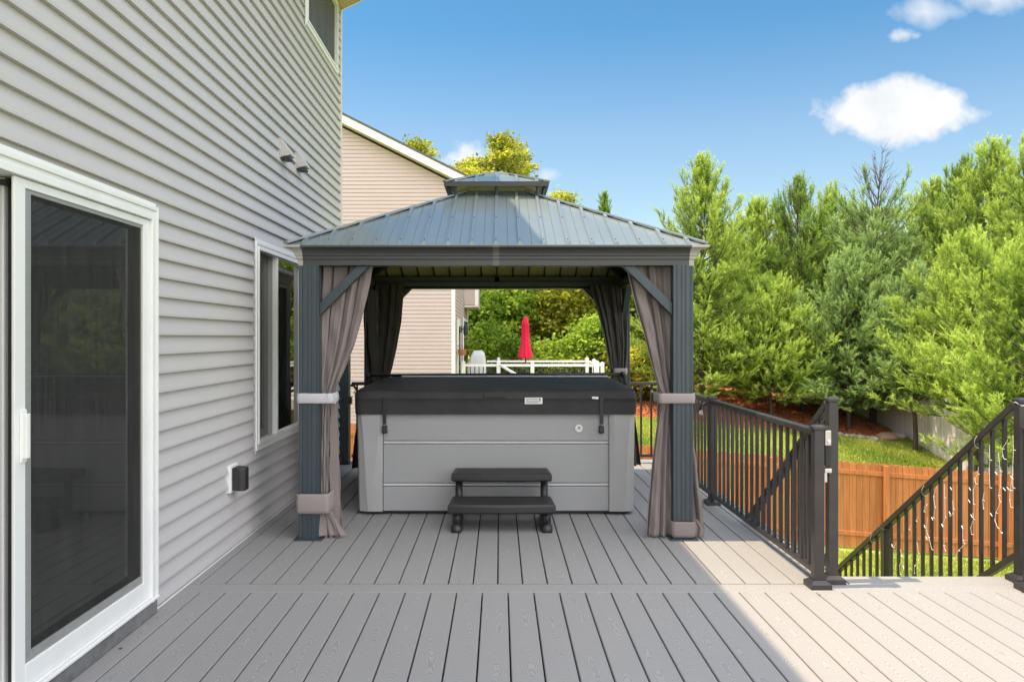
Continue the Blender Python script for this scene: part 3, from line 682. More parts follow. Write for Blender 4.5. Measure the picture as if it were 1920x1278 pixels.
# ------------------------------------------------------------------ curtains
def cloth(levels, depth, axis, folds, seed, mat, name, parent, amp0=.03, nu=150, nv=90):
    """levels: (z, a0, a1, amp, offset); a along axis 'x' or 'y'; depth = fixed other coordinate"""
    r = random.Random(seed); lv = sorted(levels, reverse=True); zs = [l[0] for l in lv]
    def at(z, i): return float(np.interp(-z, [-q for q in zs], [l[i] for l in lv]))
    ph = [r.uniform(0, 6.28) for _ in range(8)]
    v = []; fs = []; z0, z1 = lv[0][0], lv[-1][0]
    for j in range(nv+1):
        z = z0+(z1-z0)*j/nv; a0, a1, am, of = at(z, 1), at(z, 2), at(z, 3), at(z, 4); hgt = (z0-z)
        for i in range(nu+1):
            u = i/nu; uw = u+.035*sin(2*pi*u*2.3+ph[0])+.02*sin(2*pi*u*4.1+ph[1]+hgt*.8)
            p = 2*pi*folds*uw+ph[2]+.5*sin(hgt*1.9+ph[3])
            d = am*(sin(p)+.35*sin(2.1*p+ph[4]+hgt*.9)+.3*sin(2*pi*u*1.6+ph[5]+hgt*.6))
            e = am*.55*cos(p)*min(1, (u*(1-u)*10))
            a = a0+(a1-a0)*u+e*.5; dd_ = depth+of+d+.004*sin(z*23+u*17+ph[6])
            v.append((a, dd_, z) if axis == 'x' else (dd_, a, z))
    for j in range(nv):
        for i in range(nu): q = j*(nu+1)+i; fs.append((q, q+1, q+nu+2, q+nu+1))
    return MB().add(v, fs).build(name, mat, parent, smooth=True, solid=.003)
def band(x0, x1, y0, y1, z0, z1, mat, parent, name='tie_band', droop=0.0, th=.003):
    pts = []; rr = .025
    for cx_, cy_, a0 in ((x1-rr, y0+rr, -90), (x1-rr, y1-rr, 0), (x0+rr, y1-rr, 90), (x0+rr, y0+rr, 180)):
        for q in range(5): a = radians(a0+q*22.5); pts.append((cx_+rr*cos(a), cy_+rr*sin(a)))
    n = len(pts); v = []; rows = 7
    for j in range(rows):
        t_ = j/(rows-1); bul = .004*sin(t_*pi)
        for i, (a, b) in enumerate(pts): v.append((a+bul*(1 if a > (x0+x1)/2 else -1), b-bul, z0+(z1-z0)*t_-droop*(a-x0)/(x1-x0)+.002*sin(i*1.7+j)))
    fs = [(j*n+i, j*n+(i+1) % n, (j+1)*n+(i+1) % n, (j+1)*n+i) for j in range(rows-1) for i in range(n)]
    return MB().add(v, fs).build(name, mat, parent, smooth=True, solid=th)
def lev(d, rows):      # rows of (ypix, xl, xr, amp, off) seen at depth d
    out = []
    for y, a, b, am, of in rows:
        p, q = P(a, y, d), P(b, y, d); out.append((p.z, p.x, q.x, am, of))
    return out
GR = 'tied-back curtains of the gazebo'
D1 = YF+.13
c1 = thing('curtain', 'taupe curtain tied back with a pale band on the front left gazebo post', 'curtain', (CX-HP+.2, D1, 0), GR)
cloth(lev(D1, [(497, 592, 700, .022, 0), (530, 592, 695, .024, 0), (600, 591, 679, .026, 0), (650, 591, 665, .026, 0), (690, 592, 648, .024, 0), (722, 594, 634, .018, -.01), (742, 594, 626, .013, -.02), (765, 594, 620, .016, -.02), (820, 593, 618, .018, -.02), (900, 593, 617, .018, -.02), (940, 594, 616, .014, -.02), (975, 592, 632, .022, -.02), (1003, 590, 640, .035, -.03)]), D1, 'x', 4.2, 11, 'curtain', 'drape', c1)
cloth([(1.86, YF+.16, YF+.55, .02, 0), (1.4, YF+.16, YF+.42, .02, 0), (1.02, YF+.16, YF+.24, .015, .02), (.7, YF+.16, YF+.30, .02, .02), (.1, YF+.14, YF+.30, .03, .03), (.02, YF+.12, YF+.34, .04, .02)], CX-HP+.18, 'y', 3.5, 5, 'curtain', 'side_drape', c1)
pt, pb = P(600, 737, YF).z, P(600, 756, YF).z
band(CX-HP-.010, CX-HP+.235, YF-.012, YF+.20, pb, pt, 'tie_w', c1)
p_ = P(0, 925, YF).z; q_ = P(0, 962, YF).z
band(CX-HP-.012, CX-HP+.205, YF-.014, YF+.18, q_, p_, 'tie', c1, 'lower_band')
cloth([(P(0, 965, YF).z, CX-HP-.01, CX-HP+.02, .01, 0), (.04, CX-HP-.06, CX-HP+.02, .025, 0)], YF+.19, 'x', 2, 8, 'curtain', 'hem', c1, nu=40, nv=20)
cloth([(P(0, 960, YF).z, CX-HP+.13, CX-HP+.20, .015, 0), (.12, CX-HP+.13, CX-HP+.26, .03, 0), (.02, CX-HP+.12, CX-HP+.32, .04, 0)], YF+.07, 'x', 2.4, 18, 'curtain', 'hem', c1, nu=70, nv=30)
mb = MB(); tp = P(620, 738, YF+.02); mb.prism([P(613, 737, YF-.02), P(614, 754, YF-.02), P(629, 757, YF+.08), P(634, 741, YF+.08)], (0, .008, 0)); mb.build('tie_end', 'tie_w', c1, bevel=.002)

c2 = thing('curtain', 'taupe curtain spreading to the deck at the front right gazebo post', 'curtain', (CX+HP-.2, D1, 0), GR)
cloth(lev(D1, [(497, 1173, 1272, .022, 0), (560, 1187, 1271, .026, 0), (620, 1205, 1271, .026, 0), (670, 1218, 1270, .024, 0), (710, 1229, 1268, .02, 0), (738, 1237, 1267, .013, -.02), (756, 1238, 1266, .013, -.02), (790, 1231, 1267, .018, -.02), (850, 1222, 1269, .022, -.03), (920, 1214, 1270, .026, -.04), (980, 1208, 1272, .03, -.05), (1000, 1206, 1272, .03, -.05)]), D1, 'x', 3.6, 23, 'curtain', 'drape', c2)
cloth(lev(YF+.19, [(497, 1262, 1295, .02, 0), (740, 1270, 1290, .012, 0), (760, 1262, 1290, .014, 0), (850, 1258, 1302, .02, 0), (920, 1256, 1310, .024, 0), (965, 1255, 1316, .028, 0), (985, 1255, 1318, .03, 0)]), YF+.19, 'x', 2.2, 31, 'curtain', 'side_drape', c2)
band(CX+HP-PW-.10, CX+HP+.010, YF-.012, YF+.20, pb, pt, 'tie', c2)
band(CX+HP-PW-.008, CX+HP+.012, YF-.014, YF+.17, .022, P(0, 977, YF).z, 'curtain', c2, 'foot_wrap')
cloth(lev(YF+.10, [(970, 1296, 1304, .01, 0), (985, 1292, 1318, .02, 0), (1002, 1288, 1316, .03, 0)]), YF+.06, 'x', 1.8, 41, 'curtain', 'hem', c2, nu=50, nv=20)
D2 = CY+HP-.20
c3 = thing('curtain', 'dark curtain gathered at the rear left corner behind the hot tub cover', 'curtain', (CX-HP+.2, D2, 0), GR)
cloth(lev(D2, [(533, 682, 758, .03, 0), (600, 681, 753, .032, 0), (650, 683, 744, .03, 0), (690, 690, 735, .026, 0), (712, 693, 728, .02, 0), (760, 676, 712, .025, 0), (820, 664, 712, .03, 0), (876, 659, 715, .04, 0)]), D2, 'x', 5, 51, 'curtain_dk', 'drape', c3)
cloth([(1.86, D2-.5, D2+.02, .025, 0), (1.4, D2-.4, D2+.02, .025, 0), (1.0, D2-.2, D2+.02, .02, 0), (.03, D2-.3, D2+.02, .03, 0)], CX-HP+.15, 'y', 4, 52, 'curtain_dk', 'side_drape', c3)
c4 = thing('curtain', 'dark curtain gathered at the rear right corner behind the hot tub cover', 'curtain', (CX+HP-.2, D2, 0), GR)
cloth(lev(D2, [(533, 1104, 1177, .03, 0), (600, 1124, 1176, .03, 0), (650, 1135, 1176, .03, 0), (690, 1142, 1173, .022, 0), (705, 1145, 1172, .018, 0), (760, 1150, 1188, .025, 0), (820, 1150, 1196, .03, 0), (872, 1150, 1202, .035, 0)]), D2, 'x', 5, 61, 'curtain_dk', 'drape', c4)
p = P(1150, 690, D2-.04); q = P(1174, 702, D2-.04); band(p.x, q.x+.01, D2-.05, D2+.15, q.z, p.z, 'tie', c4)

# ------------------------------------------------------------------ hot tub
TX0, TX1, TY0, TY1 = -1.119, 1.069, 6.10, 8.18
tub = thing('hot_tub', 'square grey hot tub with a black vinyl cover under the gazebo', 'hot tub', (-.025, 7.1, 0))
ZT = .80; CWD = .20
mb = MB(); mb.box(TX0+.05, TX1-.05, TY0+.05, TY1-.02, .004, .03); mb.build('base', 'black', tub)
mb = MB(); mb.box(TX0+.03, TX1-.03, TY0+.06, TY1-.03, .03, ZT); mb.build('cabinet', 'tub', tub)
# corner panels: chamfered foot widening upwards
def corner(x0, s, y0, sy):
    m = MB(); rows = []
    for z, ch, out in ((.028, .085, 0), (.28, .07, .004), (.55, .055, .006), (ZT, .035, .010)):
        rows.append([(x0+s*CWD, y0+sy*.004, z), (x0+s*(CWD*.62 if z < .5 else CWD*.8), y0-sy*out, z), (x0+s*ch, y0-sy*out, z), (x0+s*ch*.25, y0+sy*ch*.3, z), (x0-s*.0, y0+sy*ch, z), (x0, y0+sy*.30, z)])
    v = [p for r_ in rows for p in r_]; n = 6
    fs = [(j*n+i, j*n+i+1, (j+1)*n+i+1, (j+1)*n+i) for j in range(3) for i in range(n-1)]
    m.add(v, fs); o = m.build('corner_panel', 'tubcorner', tub, smooth=False, solid=.012)
    return o
corner(TX0, 1, TY0, 1); corner(TX1, -1, TY0, 1); corner(TX0, 1, TY1, -1); corner(TX1, -1, TY1, -1)
zg = [(.030, .222), (.252, .556), (.584, ZT-.004)]
for a, b in zg:
    mb = MB(); mb.box(TX0+CWD+.003, TX1-CWD-.003, TY0+.010, TY0+.06, a, b); mb.build('front_panel', 'tub', tub, bevel=.004)
    mb = MB(); mb.box(TX0+.012, TX0+.06, TY0+.30, TY1-.30, a, b); mb.build('side_panel', 'tub', tub, bevel=.004)
    mb = MB(); mb.box(TX1-.06, TX1-.012, TY0+.30, TY1-.30, a, b); mb.build('side_panel', 'tub', tub, bevel=.004)
for a, b in ((.222, .252), (.556, .584)):
    mb = MB(); mb.box(TX0+CWD+.003, TX1-CWD-.003, TY0+.019, TY0+.055, a+.005, b-.005); mb.build('trim_strip', 'strip', tub, bevel=.002)
for sx_ in (TX0+.012, TX1-.032):
    mb = MB(); mb.box(sx_, sx_+.02, TY0+.06, TY0+.09, .1, .74); mb.build('corner_groove', 'rail', tub)
# cover: two tapered halves with a draped skirt
FY = 6.98; ex = .016
def skirt_cover():
    m = MB(); n = 60
    def ring(z, ins, wob):
        pts = []
        cs = [(TX0-ex+ins, TY0-ex-.02+ins), (TX1+ex-ins, TY0-ex-.02+ins), (TX1+ex-ins, TY1+ex-ins), (TX0-ex+ins, TY1+ex-ins)]
        rr = .035
        for c in range(4):
            p, q = Vector(cs[c]), Vector(cs[(c+1) % 4]); d = (q-p).normalized(); nn = Vector((d.y, -d.x)); L = (q-p).length
            for i in range(n):
                t_ = i/n; e = min(t_*L, (1-t_)*L); w = rr*(max(0, 1-e/.05))**2*.55
                b = wob*(sin(t_*31+c*2+z*9)*.6+sin(t_*67+c)*.4)
                pt = p+d*(t_*L)-nn*(w)+nn*b; zz = z
                if c in (0, 2) or True: pass
                pts.append((pt.x, pt.y, zz))
        return pts
    rings = [ring(.795, 0.004, .0035), ring(.83, .002, .003), ring(.875, 0, .002), ring(.917, 0, .001), ring(.920, -.003, .001), ring(.924, 0, .001), ring(.955, 0, .001), ring(.972, .006, 0), ring(.984, .022, 0)]
    v = [p for r_ in rings for p in r_]; N = 4*n
    fs = [(j*N+i, j*N+(i+1) % N, (j+1)*N+(i+1) % N, (j+1)*N+i) for j in range(len(rings)-1) for i in range(N)]
    m.add(v, fs); return m
cover = skirt_cover().build('cover', 'cover', tub, smooth=True)
mb = MB(); x0, x1, ya = TX0-ex+.02, TX1+ex-.02, TY0-ex+.0; yb = TY1+ex-.02
nx, ny = 40, 24; v = []
def ctop(u, w):     # sloping towards the fold in the middle, with slight sag
    y = ya+(yb-ya)*w; k = (y-ya)/(FY-ya) if y < FY else (yb-y)/(yb-FY)
    k = max(0, min(1, k)); side = min(u, 1-u); edge = min(1, side/.035)
    return (x0+(x1-x0)*u, y, .984+.058*k*(.35+.65*edge)+.0025*sin(u*19+w*9)*sin(w*14))
for j in range(ny+1):
    for i in range(nx+1): v.append(ctop(i/nx, j/ny))
fs = [(j*(nx+1)+i, j*(nx+1)+i+1, (j+1)*(nx+1)+i+1, (j+1)*(nx+1)+i) for j in range(ny) for i in range(nx)]
mb.add(v, fs); mb.build('cover_top', 'cover', cover, smooth=True)
mb = MB(); mb.box(TX0+.24, TX1-.09, FY-.02, FY+.04, 1.043, 1.054); mb.build('fold_strip', 'strip', cover, bevel=.003)  # pale grey strip laid across the cover at its fold
mb = MB(); a, b = P(690, 703.5, 7.05), P(1168, 701, 7.05); mb.tube([a, b], .014, 10)
for s, e in ((a, 1), (b, -1)):
    mb.tube([s, s+Vector((-e*.03, .1, -.04)), s+Vector((-e*.12, .45, -.25)), s+Vector((-e*.12, .5, -.60))], .012, 8)
    mb.lathe([(.0, -.02), (.024, -.02), (.024, .02), (0, .02)], s, 10)
mb.build('cover_lifter', 'black', tub, smooth=True)
yf = TY0-ex-.024
for k, px_ in enumerate((721, 1128)):
    X = P(px_, 780, yf).x
    mb = MB(); mb.box(X-.014, X+.014, yf-.006, yf+.002, P(0, 795, yf).z, P(0, 744, yf).z); st = mb.build('strap', 'black', cover, bevel=.002)
    zc = P(0, 803, yf).z; mb = MB(); mb.box(X-.019, X+.019, yf-.008, yf+.035, zc-.030, zc+.022); mb.lathe([(.020, -.012), (.023, 0), (.020, .012)], (X, yf+.014, zc-.026), 14); mb.build('buckle', 'blackplastic', st, bevel=.006)
p, q = P(907, 735, yf), P(948, 745, yf); mb = MB(); mb.box(p.x, q.x, yf-.004, yf+.004, q.z, p.z); mb.build('handle_flap', 'black', cover, bevel=.002)
p, q = P(984, 745, yf), P(1017, 757, yf); mb = MB(); mb.box(p.x, q.x, yf-.003, yf+.004, q.z, p.z); wlab = mb.build('warning_label', 'white', cover)
p, q = P(1110, 743, yf), P(1122, 747, yf); mb = MB(); mb.prism([(p.x, yf-.004, p.z), (q.x, yf-.004, p.z-.003), (q.x, yf-.004, q.z-.004), (p.x, yf-.004, q.z)], (0, .005, 0)); mb.build('care_tag', 'white', cover)
def text(body, size, loc, mat, parent, name='lettering', rx=90):
    cu_ = bpy.data.curves.new('t', 'FONT'); cu_.body = body; cu_.size = size; cu_.extrude = .0004; cu_.align_x = 'CENTER'
    o = bpy.data.objects.new('t', cu_); COL.objects.link(o); bpy.context.view_layer.update()
    me = bpy.data.meshes.new_from_object(o.evaluated_get(bpy.context.evaluated_depsgraph_get()))
    bpy.data.objects.remove(o)
    me.transform(Matrix.Translation(Vector(loc)-wloc(parent)) @ Matrix.Rotation(radians(rx), 4, 'X'))
    me.materials.clear(); me.materials.append(M[mat])
    n_ = bpy.data.objects.new(name, me); COL.objects.link(n_); n_.parent = parent; return n_
lc = P(1000, 750.5, yf); 
text('WARNING', .017, (lc.x-.003, yf-.0045, lc.z+.004), 'ink', wlab)
mb = MB()
for k in range(3): mb.box(lc.x-.058, lc.x+.058-.02*(k == 2), yf-.0036, yf-.003, lc.z-.006-.0065*k, lc.z-.0035-.0065*k)
mb.prism([(lc.x-.056, yf-.0036, lc.z+.003), (lc.x-.044, yf-.0036, lc.z+.003), (lc.x-.050, yf-.0036, lc.z+.016)], (0, .0006, 0))
mb.box(lc.x+.044, lc.x+.057, yf-.0036, yf-.003, lc.z+.003, lc.z+.016); mb.build('small_print', 'ink', wlab)
bc = P(1085.5, 803, TY0); mb = MB()
pts = [(bc.x+.031*cos(a*pi/16), TY0+.009, bc.z+.031*sin(a*pi/16)) for a in range(32)]; mb.prism(pts, (0, -.006, 0)); bd = mb.build('badge', 'silver', tub, bevel=.002)
mb = MB(); mb.prism([(bc.x-.017, TY0+.0029, bc.z+.006), (bc.x+.002, TY0+.0029, bc.z+.001), (bc.x+.019, TY0+.0029, bc.z+.010), (bc.x+.002, TY0+.0029, bc.z+.015)], (0, -.001, 0))
mb.box(bc.x-.018, bc.x+.018, TY0+.002, TY0+.003, bc.z-.009, bc.z-.005)
pts2 = [(bc.x+.027*cos(a*pi/16), TY0+.0029, bc.z+.027*sin(a*pi/16)) for a in range(32)]
for i in range(32): mb.beam(pts2[i], pts2[(i+1) % 32], .002, .001)
mb.build('emblem', 'ink', bd)

# step stool
stp = thing('step_stool', 'black plastic two-tread step in front of the hot tub', 'step', (.02, 5.75, 0))
def tread(xc, w, y0, y1, zt, th, bow):
    m = MB(); n = 20; v = []
    for z, ins in ((zt-th, .008), (zt-th*.8, 0), (zt-th*.2, 0), (zt, .012)):
        ring = []
        for i in range(n+1): t_ = i/n; ring.append((xc-w/2+ins+(w-2*ins)*t_, y0+ins-bow*sin(pi*t_), z))
        for i in range(n+1): t_ = 1-i/n; ring.append((xc-w/2+ins+.012+(w-2*ins-.024)*t_, y1-ins, z))
        v += ring
    N = 2*(n+1); fs = [(j*N+i, j*N+(i+1) % N, (j+1)*N+(i+1) % N, (j+1)*N+i) for j in range(3) for i in range(N)]
    fs += [(3*N+i, 3*N+i+1, 3*N+N-2-i, 3*N+N-1-i) for i in range(n)]+[(i+1, i, N-1-i, N-2-i) for i in range(n)]
    m.add(v, fs)
    for k in range(5): m.box(xc-w/2+.04, xc+w/2-.04, y0+.03+k*.045, y0+.036+k*.045, zt-.001, zt+.0025)
    return m.build('tread', 'blackplastic', stp, bevel=.006)
zc = .018
tread(zc, .757, 5.80, 6.07, .378, .060, .02); tread(zc, .775, 5.53, 5.83, .205, .066, .025)
for s in (-1, 1):
    X = zc+s*.325; mb = MB(); mb.tube([(X, 5.90, .32), (X, 5.90, .02)], .028, 14); mb.tube([(X, 5.62, .15), (X, 5.62, .02)], .034, 14)
    for k in range(6): mb.box(X-.004+.0, X+.004, 5.615-.036, 5.60, .04, .13) if k == 0 else None
    mb.tube([(X-s*.0, 5.53, .012), (X, 5.60, .02), (X, 5.9, .02), (X, 6.02, .015)], [.036, .045, .035, .03], 12); mb.build('leg', 'blackplastic', stp, smooth=True)

# ------------------------------------------------------------------ railings
BW = .019
def post(parent, x, y, z0, z1, w=.056, name='post', skirt=True):
    mb = MB(); mb.box(x-w/2, x+w/2, y-w/2, y+w/2, z0, z1); o = mb.build(name, 'rail', parent, bevel=.003)
    mb = MB(); e = w/2+.007; mb.box(x-e, x+e, y-e, y+e, z1, z1+.016)
    mb.add([(x-e+.004, y-e+.004, z1+.016), (x+e-.004, y-e+.004, z1+.016), (x+e-.004, y+e-.004, z1+.016), (x-e+.004, y+e-.004, z1+.016), (x-w*.28, y-w*.28, z1+.026), (x+w*.28, y-w*.28, z1+.026), (x+w*.28, y+w*.28, z1+.026), (x-w*.28, y+w*.28, z1+.026)],
           [(0, 1, 5, 4), (1, 2, 6, 5), (2, 3, 7, 6), (3, 0, 4, 7), (4, 5, 6, 7)])
    mb.build('post_cap', 'rail', o, bevel=.0015)
    if skirt:
        mb = MB(); e = w/2+.030; b = w/2+.004
        mb.add([(x-e, y-e, z0), (x+e, y-e, z0), (x+e, y+e, z0), (x-e, y+e, z0), (x-e, y-e, z0+.028), (x+e, y-e, z0+.028), (x+e, y+e, z0+.028), (x-e, y+e, z0+.028), (x-b, y-b, z0+.046), (x+b, y-b, z0+.046), (x+b, y+b, z0+.046), (x-b, y+b, z0+.046)],
               [(0, 1, 5, 4), (1, 2, 6, 5), (2, 3, 7, 6), (3, 0, 4, 7), (4, 5, 9, 8), (5, 6, 10, 9), (6, 7, 11, 10), (7, 4, 8, 11)])
        mb.build('post_skirt', 'rail', o, bevel=.001)
    return o
def rail(parent, a, b, w, h, name):
    mb = MB(); mb.beam(a, b, w, h); return mb.build(name, 'rail', parent, bevel=.006 if 'top' in name else .003)
def light(parent, x, y, z, dx, dy):
    mb = MB(); mb.tube([(x+dx*.02, y+dy*.02, z+.05), (x+dx*.06, y+dy*.06, z+.035), (x+dx*.08, y+dy*.08, z-.01)], [.016, .014, .010], 8); o = mb.build('post_light', 'rail', parent, smooth=True)
    mb = MB(); mb.lathe([(.0001, -.035), (.014, -.028), (.018, -.01), (.010, .01)], (x+dx*.065, y+dy*.065, z-.02), 10); mb.build('lens', 'lens', o, smooth=True)
RX = 1.787
side = thing('deck_railing', 'charcoal metal deck railing running along the right side of the gazebo', 'railing', (RX, 6.4, 0))
YA, YB, YCN = 4.34, 6.49, 8.60
post(side, RX, YA, 0, .885); post(side, RX, YB, 0, .885); post(side, RX, YCN, 0, .885)
base_bal = None
for (y0, y1) in ((YA, YB), (YB, YCN)):
    rail(side, (RX, y0+.028, .865), (RX, y1-.028, .865), .050, .036, 'top_rail'); rail(side, (RX, y0+.028, .085), (RX, y1-.028, .085), .034, .030, 'bottom_rail')
    n = 18; 
    for k in range(n):
        y = y0+(y1-y0)*(k+1)/(n+1)
        if base_bal is None:
            mb = MB(); mb.box(RX-BW/2, RX+BW/2, y-BW/2, y+BW/2, .1, .848); base_bal = mb.build('baluster', 'rail', side); by = y
        else:
            o = base_bal.copy(); o.parent = side; o.location.y = base_bal.location.y+(y-by); COL.objects.link(o)
light(side, RX-.028, YB, .80, -1, 0); light(side, RX-.028, YCN, .83, -1, 0)
rear = thing('deck_railing', 'charcoal metal deck railing across the far end of the deck behind the hot tub', 'railing', (0, YCN, 0))
xa, xb = -1.64, RX-.037
rail(rear, (xa, YCN, .885), (xb, YCN, .885), .05, .036, 'top_rail'); rail(rear, (xa, YCN, .085), (xb, YCN, .085), .034, .030, 'bottom_rail')
mb = MB(); mb.box(xa+.06-BW/2, xa+.06+BW/2, YCN-BW/2, YCN+BW/2, .1, .868); b0 = mb.build('baluster', 'rail', rear); n = 30
for k in range(1, n):
    o = b0.copy(); o.parent = rear; o.location.x = b0.location.x+k*(xb-xa-.12)/(n-1); COL.objects.link(o)
cp = thing('corner_post', 'slate grey square post standing at the far corner of the house wall', 'post', (-1.72, 8.6, 0))
fluted(-1.80+.012, 8.53, .125, .01, 1.88).build('shaft', 'slate', cp); mb = MB(); mb.box(-1.80, -1.64, 8.50, 8.68, .001, .012); mb.build('base_plate', 'black', cp)
light(cp, -1.665, 8.58, .82, 1, 0); mb = MB(); mb.box(-1.665, -1.635, 8.56, 8.62, .66, .74); mb.build('bracket', 'rail', cp, bevel=.004)

# stairs going down away from the camera
SL = .705; SX0, SX1 = 1.93, 2.97
sty = YE
st = thing('deck_stairs', 'deck stairs leading down to the lawn', 'stairs', (2.4, sty, 0))
nst = 16; rise = 2.95/nst; run = rise/SL
for k in range(1, nst):
    mb = MB(); mb.box(SX0+.04, SX1-.03, sty+.01+(k-1)*run, sty+.03+k*run, -k*rise-.03, -k*rise); mb.build('tread', 'deck', st, bevel=.004)
mb = MB()
for X in (SX0, SX1-.03): mb.prism([(X, sty-.02, -.06), (X, sty+.10, -.09), (X, sty+.1+nst*run, -nst*rise+.15), (X, sty+.1+nst*run, -nst*rise-.2), (X, sty-.02, -.33)], (.03, 0, 0))
mb.build('stringer', 'joist', st)
def stair_rail(X, name_label, y0, ztop, posts, nb, lower_from):
    t_ = thing('stair_railing', name_label, 'railing', (X, y0, 0))
    post(t_, X, y0, 0, ztop-.026, .054)
    L = 3.75
    a = (X, y0+.036, ztop-.045); b = (X, y0+.036+L, ztop-.045-SL*L)
    rail(t_, a, b, .05, .045, 'top_rail')
    zl = .14; rail(t_, (X, y0+.036, zl), (X, y0+.036+L, zl-SL*L), .034, .036, 'bottom_rail')
    o0 = None
    for k in range(nb):
        y = y0+.036+(k+1)*L/(nb+1); zt = ztop-.06-SL*(y-y0-.036); zb = zl-SL*(y-y0-.036)
        if o0 is None:
            mb = MB(); mb.box(X-BW/2, X+BW/2, y-BW/2, y+BW/2, zb, zt); o0 = mb.build('baluster', 'rail', t_); yy0 = y
        else:
            o = o0.copy(); o.parent = t_; o.location = (0, y-yy0, -SL*(y-yy0)); COL.objects.link(o)
    for py in posts:
        zt = ztop-.03-SL*(py-y0-.036); post(t_, X, py, zt-1.3, zt-.05, .056, skirt=False)
    return t_
sl_ = stair_rail(1.905, 'left stair railing rising from the deck beside the gate latch', 4.43, 1.06, [8.15], 33, 0)
sr_ = stair_rail(2.99, 'right stair railing hung with white icicle lights', 4.43, 1.055, [5.98, 8.12], 33, 0)
# railing continuing to the right of the stairs
rr_ = thing('deck_railing', 'charcoal deck railing post at the right edge of the photo beside the stair rail', 'railing', (2.93, 4.28, 0))
post(rr_, 2.935, 4.27, 0, .885); rail(rr_, (2.963, 4.27, .865), (5.5, 4.27, .865), .05, .036, 'top_rail'); rail(rr_, (2.963, 4.27, .085), (5.5, 4.27, .085), .034, .03, 'bottom_rail')
mb = MB(); mb.box(3.10, 3.119, 4.26, 4.279, .1, .848); b0 = mb.build('baluster', 'rail', rr_)
for k in range(1, 21): o = b0.copy(); o.parent = rr_; o.location.x = b0.location.x+k*.113; COL.objects.link(o)
# gate latch between the two left posts
gl = thing('gate_latch', 'silver and black gate latch fixed between the two posts at the stair head', 'latch', (1.85, 4.385, .7))
lx = RX+.0285
def lbox(name, x0, x1, y0, y1, z0, z1, mat): mb = MB(); mb.box(x0, x1, y0, y1, z0, z1); return mb.build(name, mat, gl, bevel=.004)
lbox('housing', lx, lx+.034, 4.305, 4.40, P(0, 833, 4.35).z, P(0, 805, 4.35).z, 'steel')
lbox('spring_tube', lx+.004, lx+.036, 4.315, 4.40, P(0, 872, 4.35).z, P(0, 833, 4.35).z, 'black')
lbox('strike', lx, lx+.040, 4.31, 4.395, P(0, 884, 4.35).z, P(0, 876, 4.35).z, 'steel')
lbox('lower_bracket', lx-.002, lx+.016, 4.315, 4.38, P(0, 902, 4.35).z, P(0, 884, 4.35).z, 'steel')
lbox('top_cap', lx+.006, lx+.030, 4.32, 4.39, P(0, 805, 4.35).z, P(0, 797, 4.35).z, 'rail')
mb = MB(); pz = P(0, 827, 4.3).z; mb.tube([(lx+.02, 4.305, pz), (lx+.02, 4.298, pz)], .009, 10); mb.build('bolt', 'silver', gl)

# icicle lights on the right stair rail
il = thing('icicle_lights', 'white icicle string lights hanging from the right stair railing', 'string lights', (2.85, 5.0, .6))
XI = 2.975-.04
def strand(pix, zoff=0):
    pts = []
    for px_, py_ in pix: d = XI*F/(px_-VX); pts.append(P(px_, py_, d))
    return pts
def cr(x, y): return (1560+x/4.261, 820+y/4.261)
strs = [[(1170, 235), (1165, 290), (1140, 330), (1150, 370), (1128, 420), (1130, 530)], [(1215, 440), (1205, 500), (1210, 570)], [(1330, 120), (1345, 270), (1345, 400), (1330, 460), (1345, 515), (1310, 600), (1300, 660), (1325, 720), (1358, 765)],
        [(1405, 20), (1360, 90), (1365, 150), (1378, 172)], [(1258, 60), (1262, 180), (1255, 260), (1262, 400)], [(1445, -20), (1450, 100), (1440, 300), (1445, 400)], [(1440, 300), (1425, 420), (1420, 500), (1430, 555)],
        [(1045, 700), (1045, 820), (1060, 850), (1010, 900), (990, 950)], [(965, 500), (970, 570), (965, 610), (940, 622)], [(898, 370), (900, 480), (905, 640), (880, 700)], [(900, 820), (892, 860), (905, 905)],
        [(765, 640), (752, 740), (775, 800), (798, 892)], [(678, 830), (690, 920), (690, 980), (660, 1020), (656, 1088)], [(545, 890), (560, 950), (540, 1020), (545, 1090)], [(1125, 600), (1130, 650), (1108, 720), (1115, 770)],
        [(835, 395), (810, 470), (825, 560), (810, 640)], [(740, 545), (735, 590), (755, 540)], [(690, 630), (672, 665)], [(630, 700), (615, 732)], [(515, 840), (490, 875)]]
mb = MB()
for s in strs:
    pp = strand([cr(*q) for q in s]); mb.tube(pp, .0014, 5)
    for i, p in enumerate(pp[1:]):
        a = .03*(1 if i % 2 else -1); mb.tube([p, p+Vector((a*.25, -.01+a*.6, .004))], .0026, 6)
for q in ((950, 405), (1095, 505), (1115, 625), (1100, 408), (1040, 715), (740, 708), (800, 645), (755, 800), (1310, 283), (1270, 612), (1375, 410), (1405, 405), (1435, 318), (940, 600), (570, 1030), (880, 700), (480, 860)):
    p = strand([cr(*q)])[0]; mb.tube([p-Vector((.012, .03, .004)), p+Vector((.008, .02, .003))], .0027, 6)
mb.build('light_strands', 'wire', il)
mb = MB()
for y0_ in (4.75, 5.35, 6.1):        # the lead wire loops round the rail here and there
    zr = 1.055-.045-SL*(y0_-4.456); mb.tube([(2.99+.033*cos(a*pi/6), y0_+.01*a, zr-.007*a+.03*sin(a*pi/6)) for a in range(12)], .0016, 5)
c = Vector((2.99, 4.43, 1.02)); mb.tube([c+Vector((.033*cos(a*pi/8), .033*sin(a*pi/8), .01*sin(a))) for a in range(17)], .003, 5)
mb.build('lead_wire', 'wire', il)

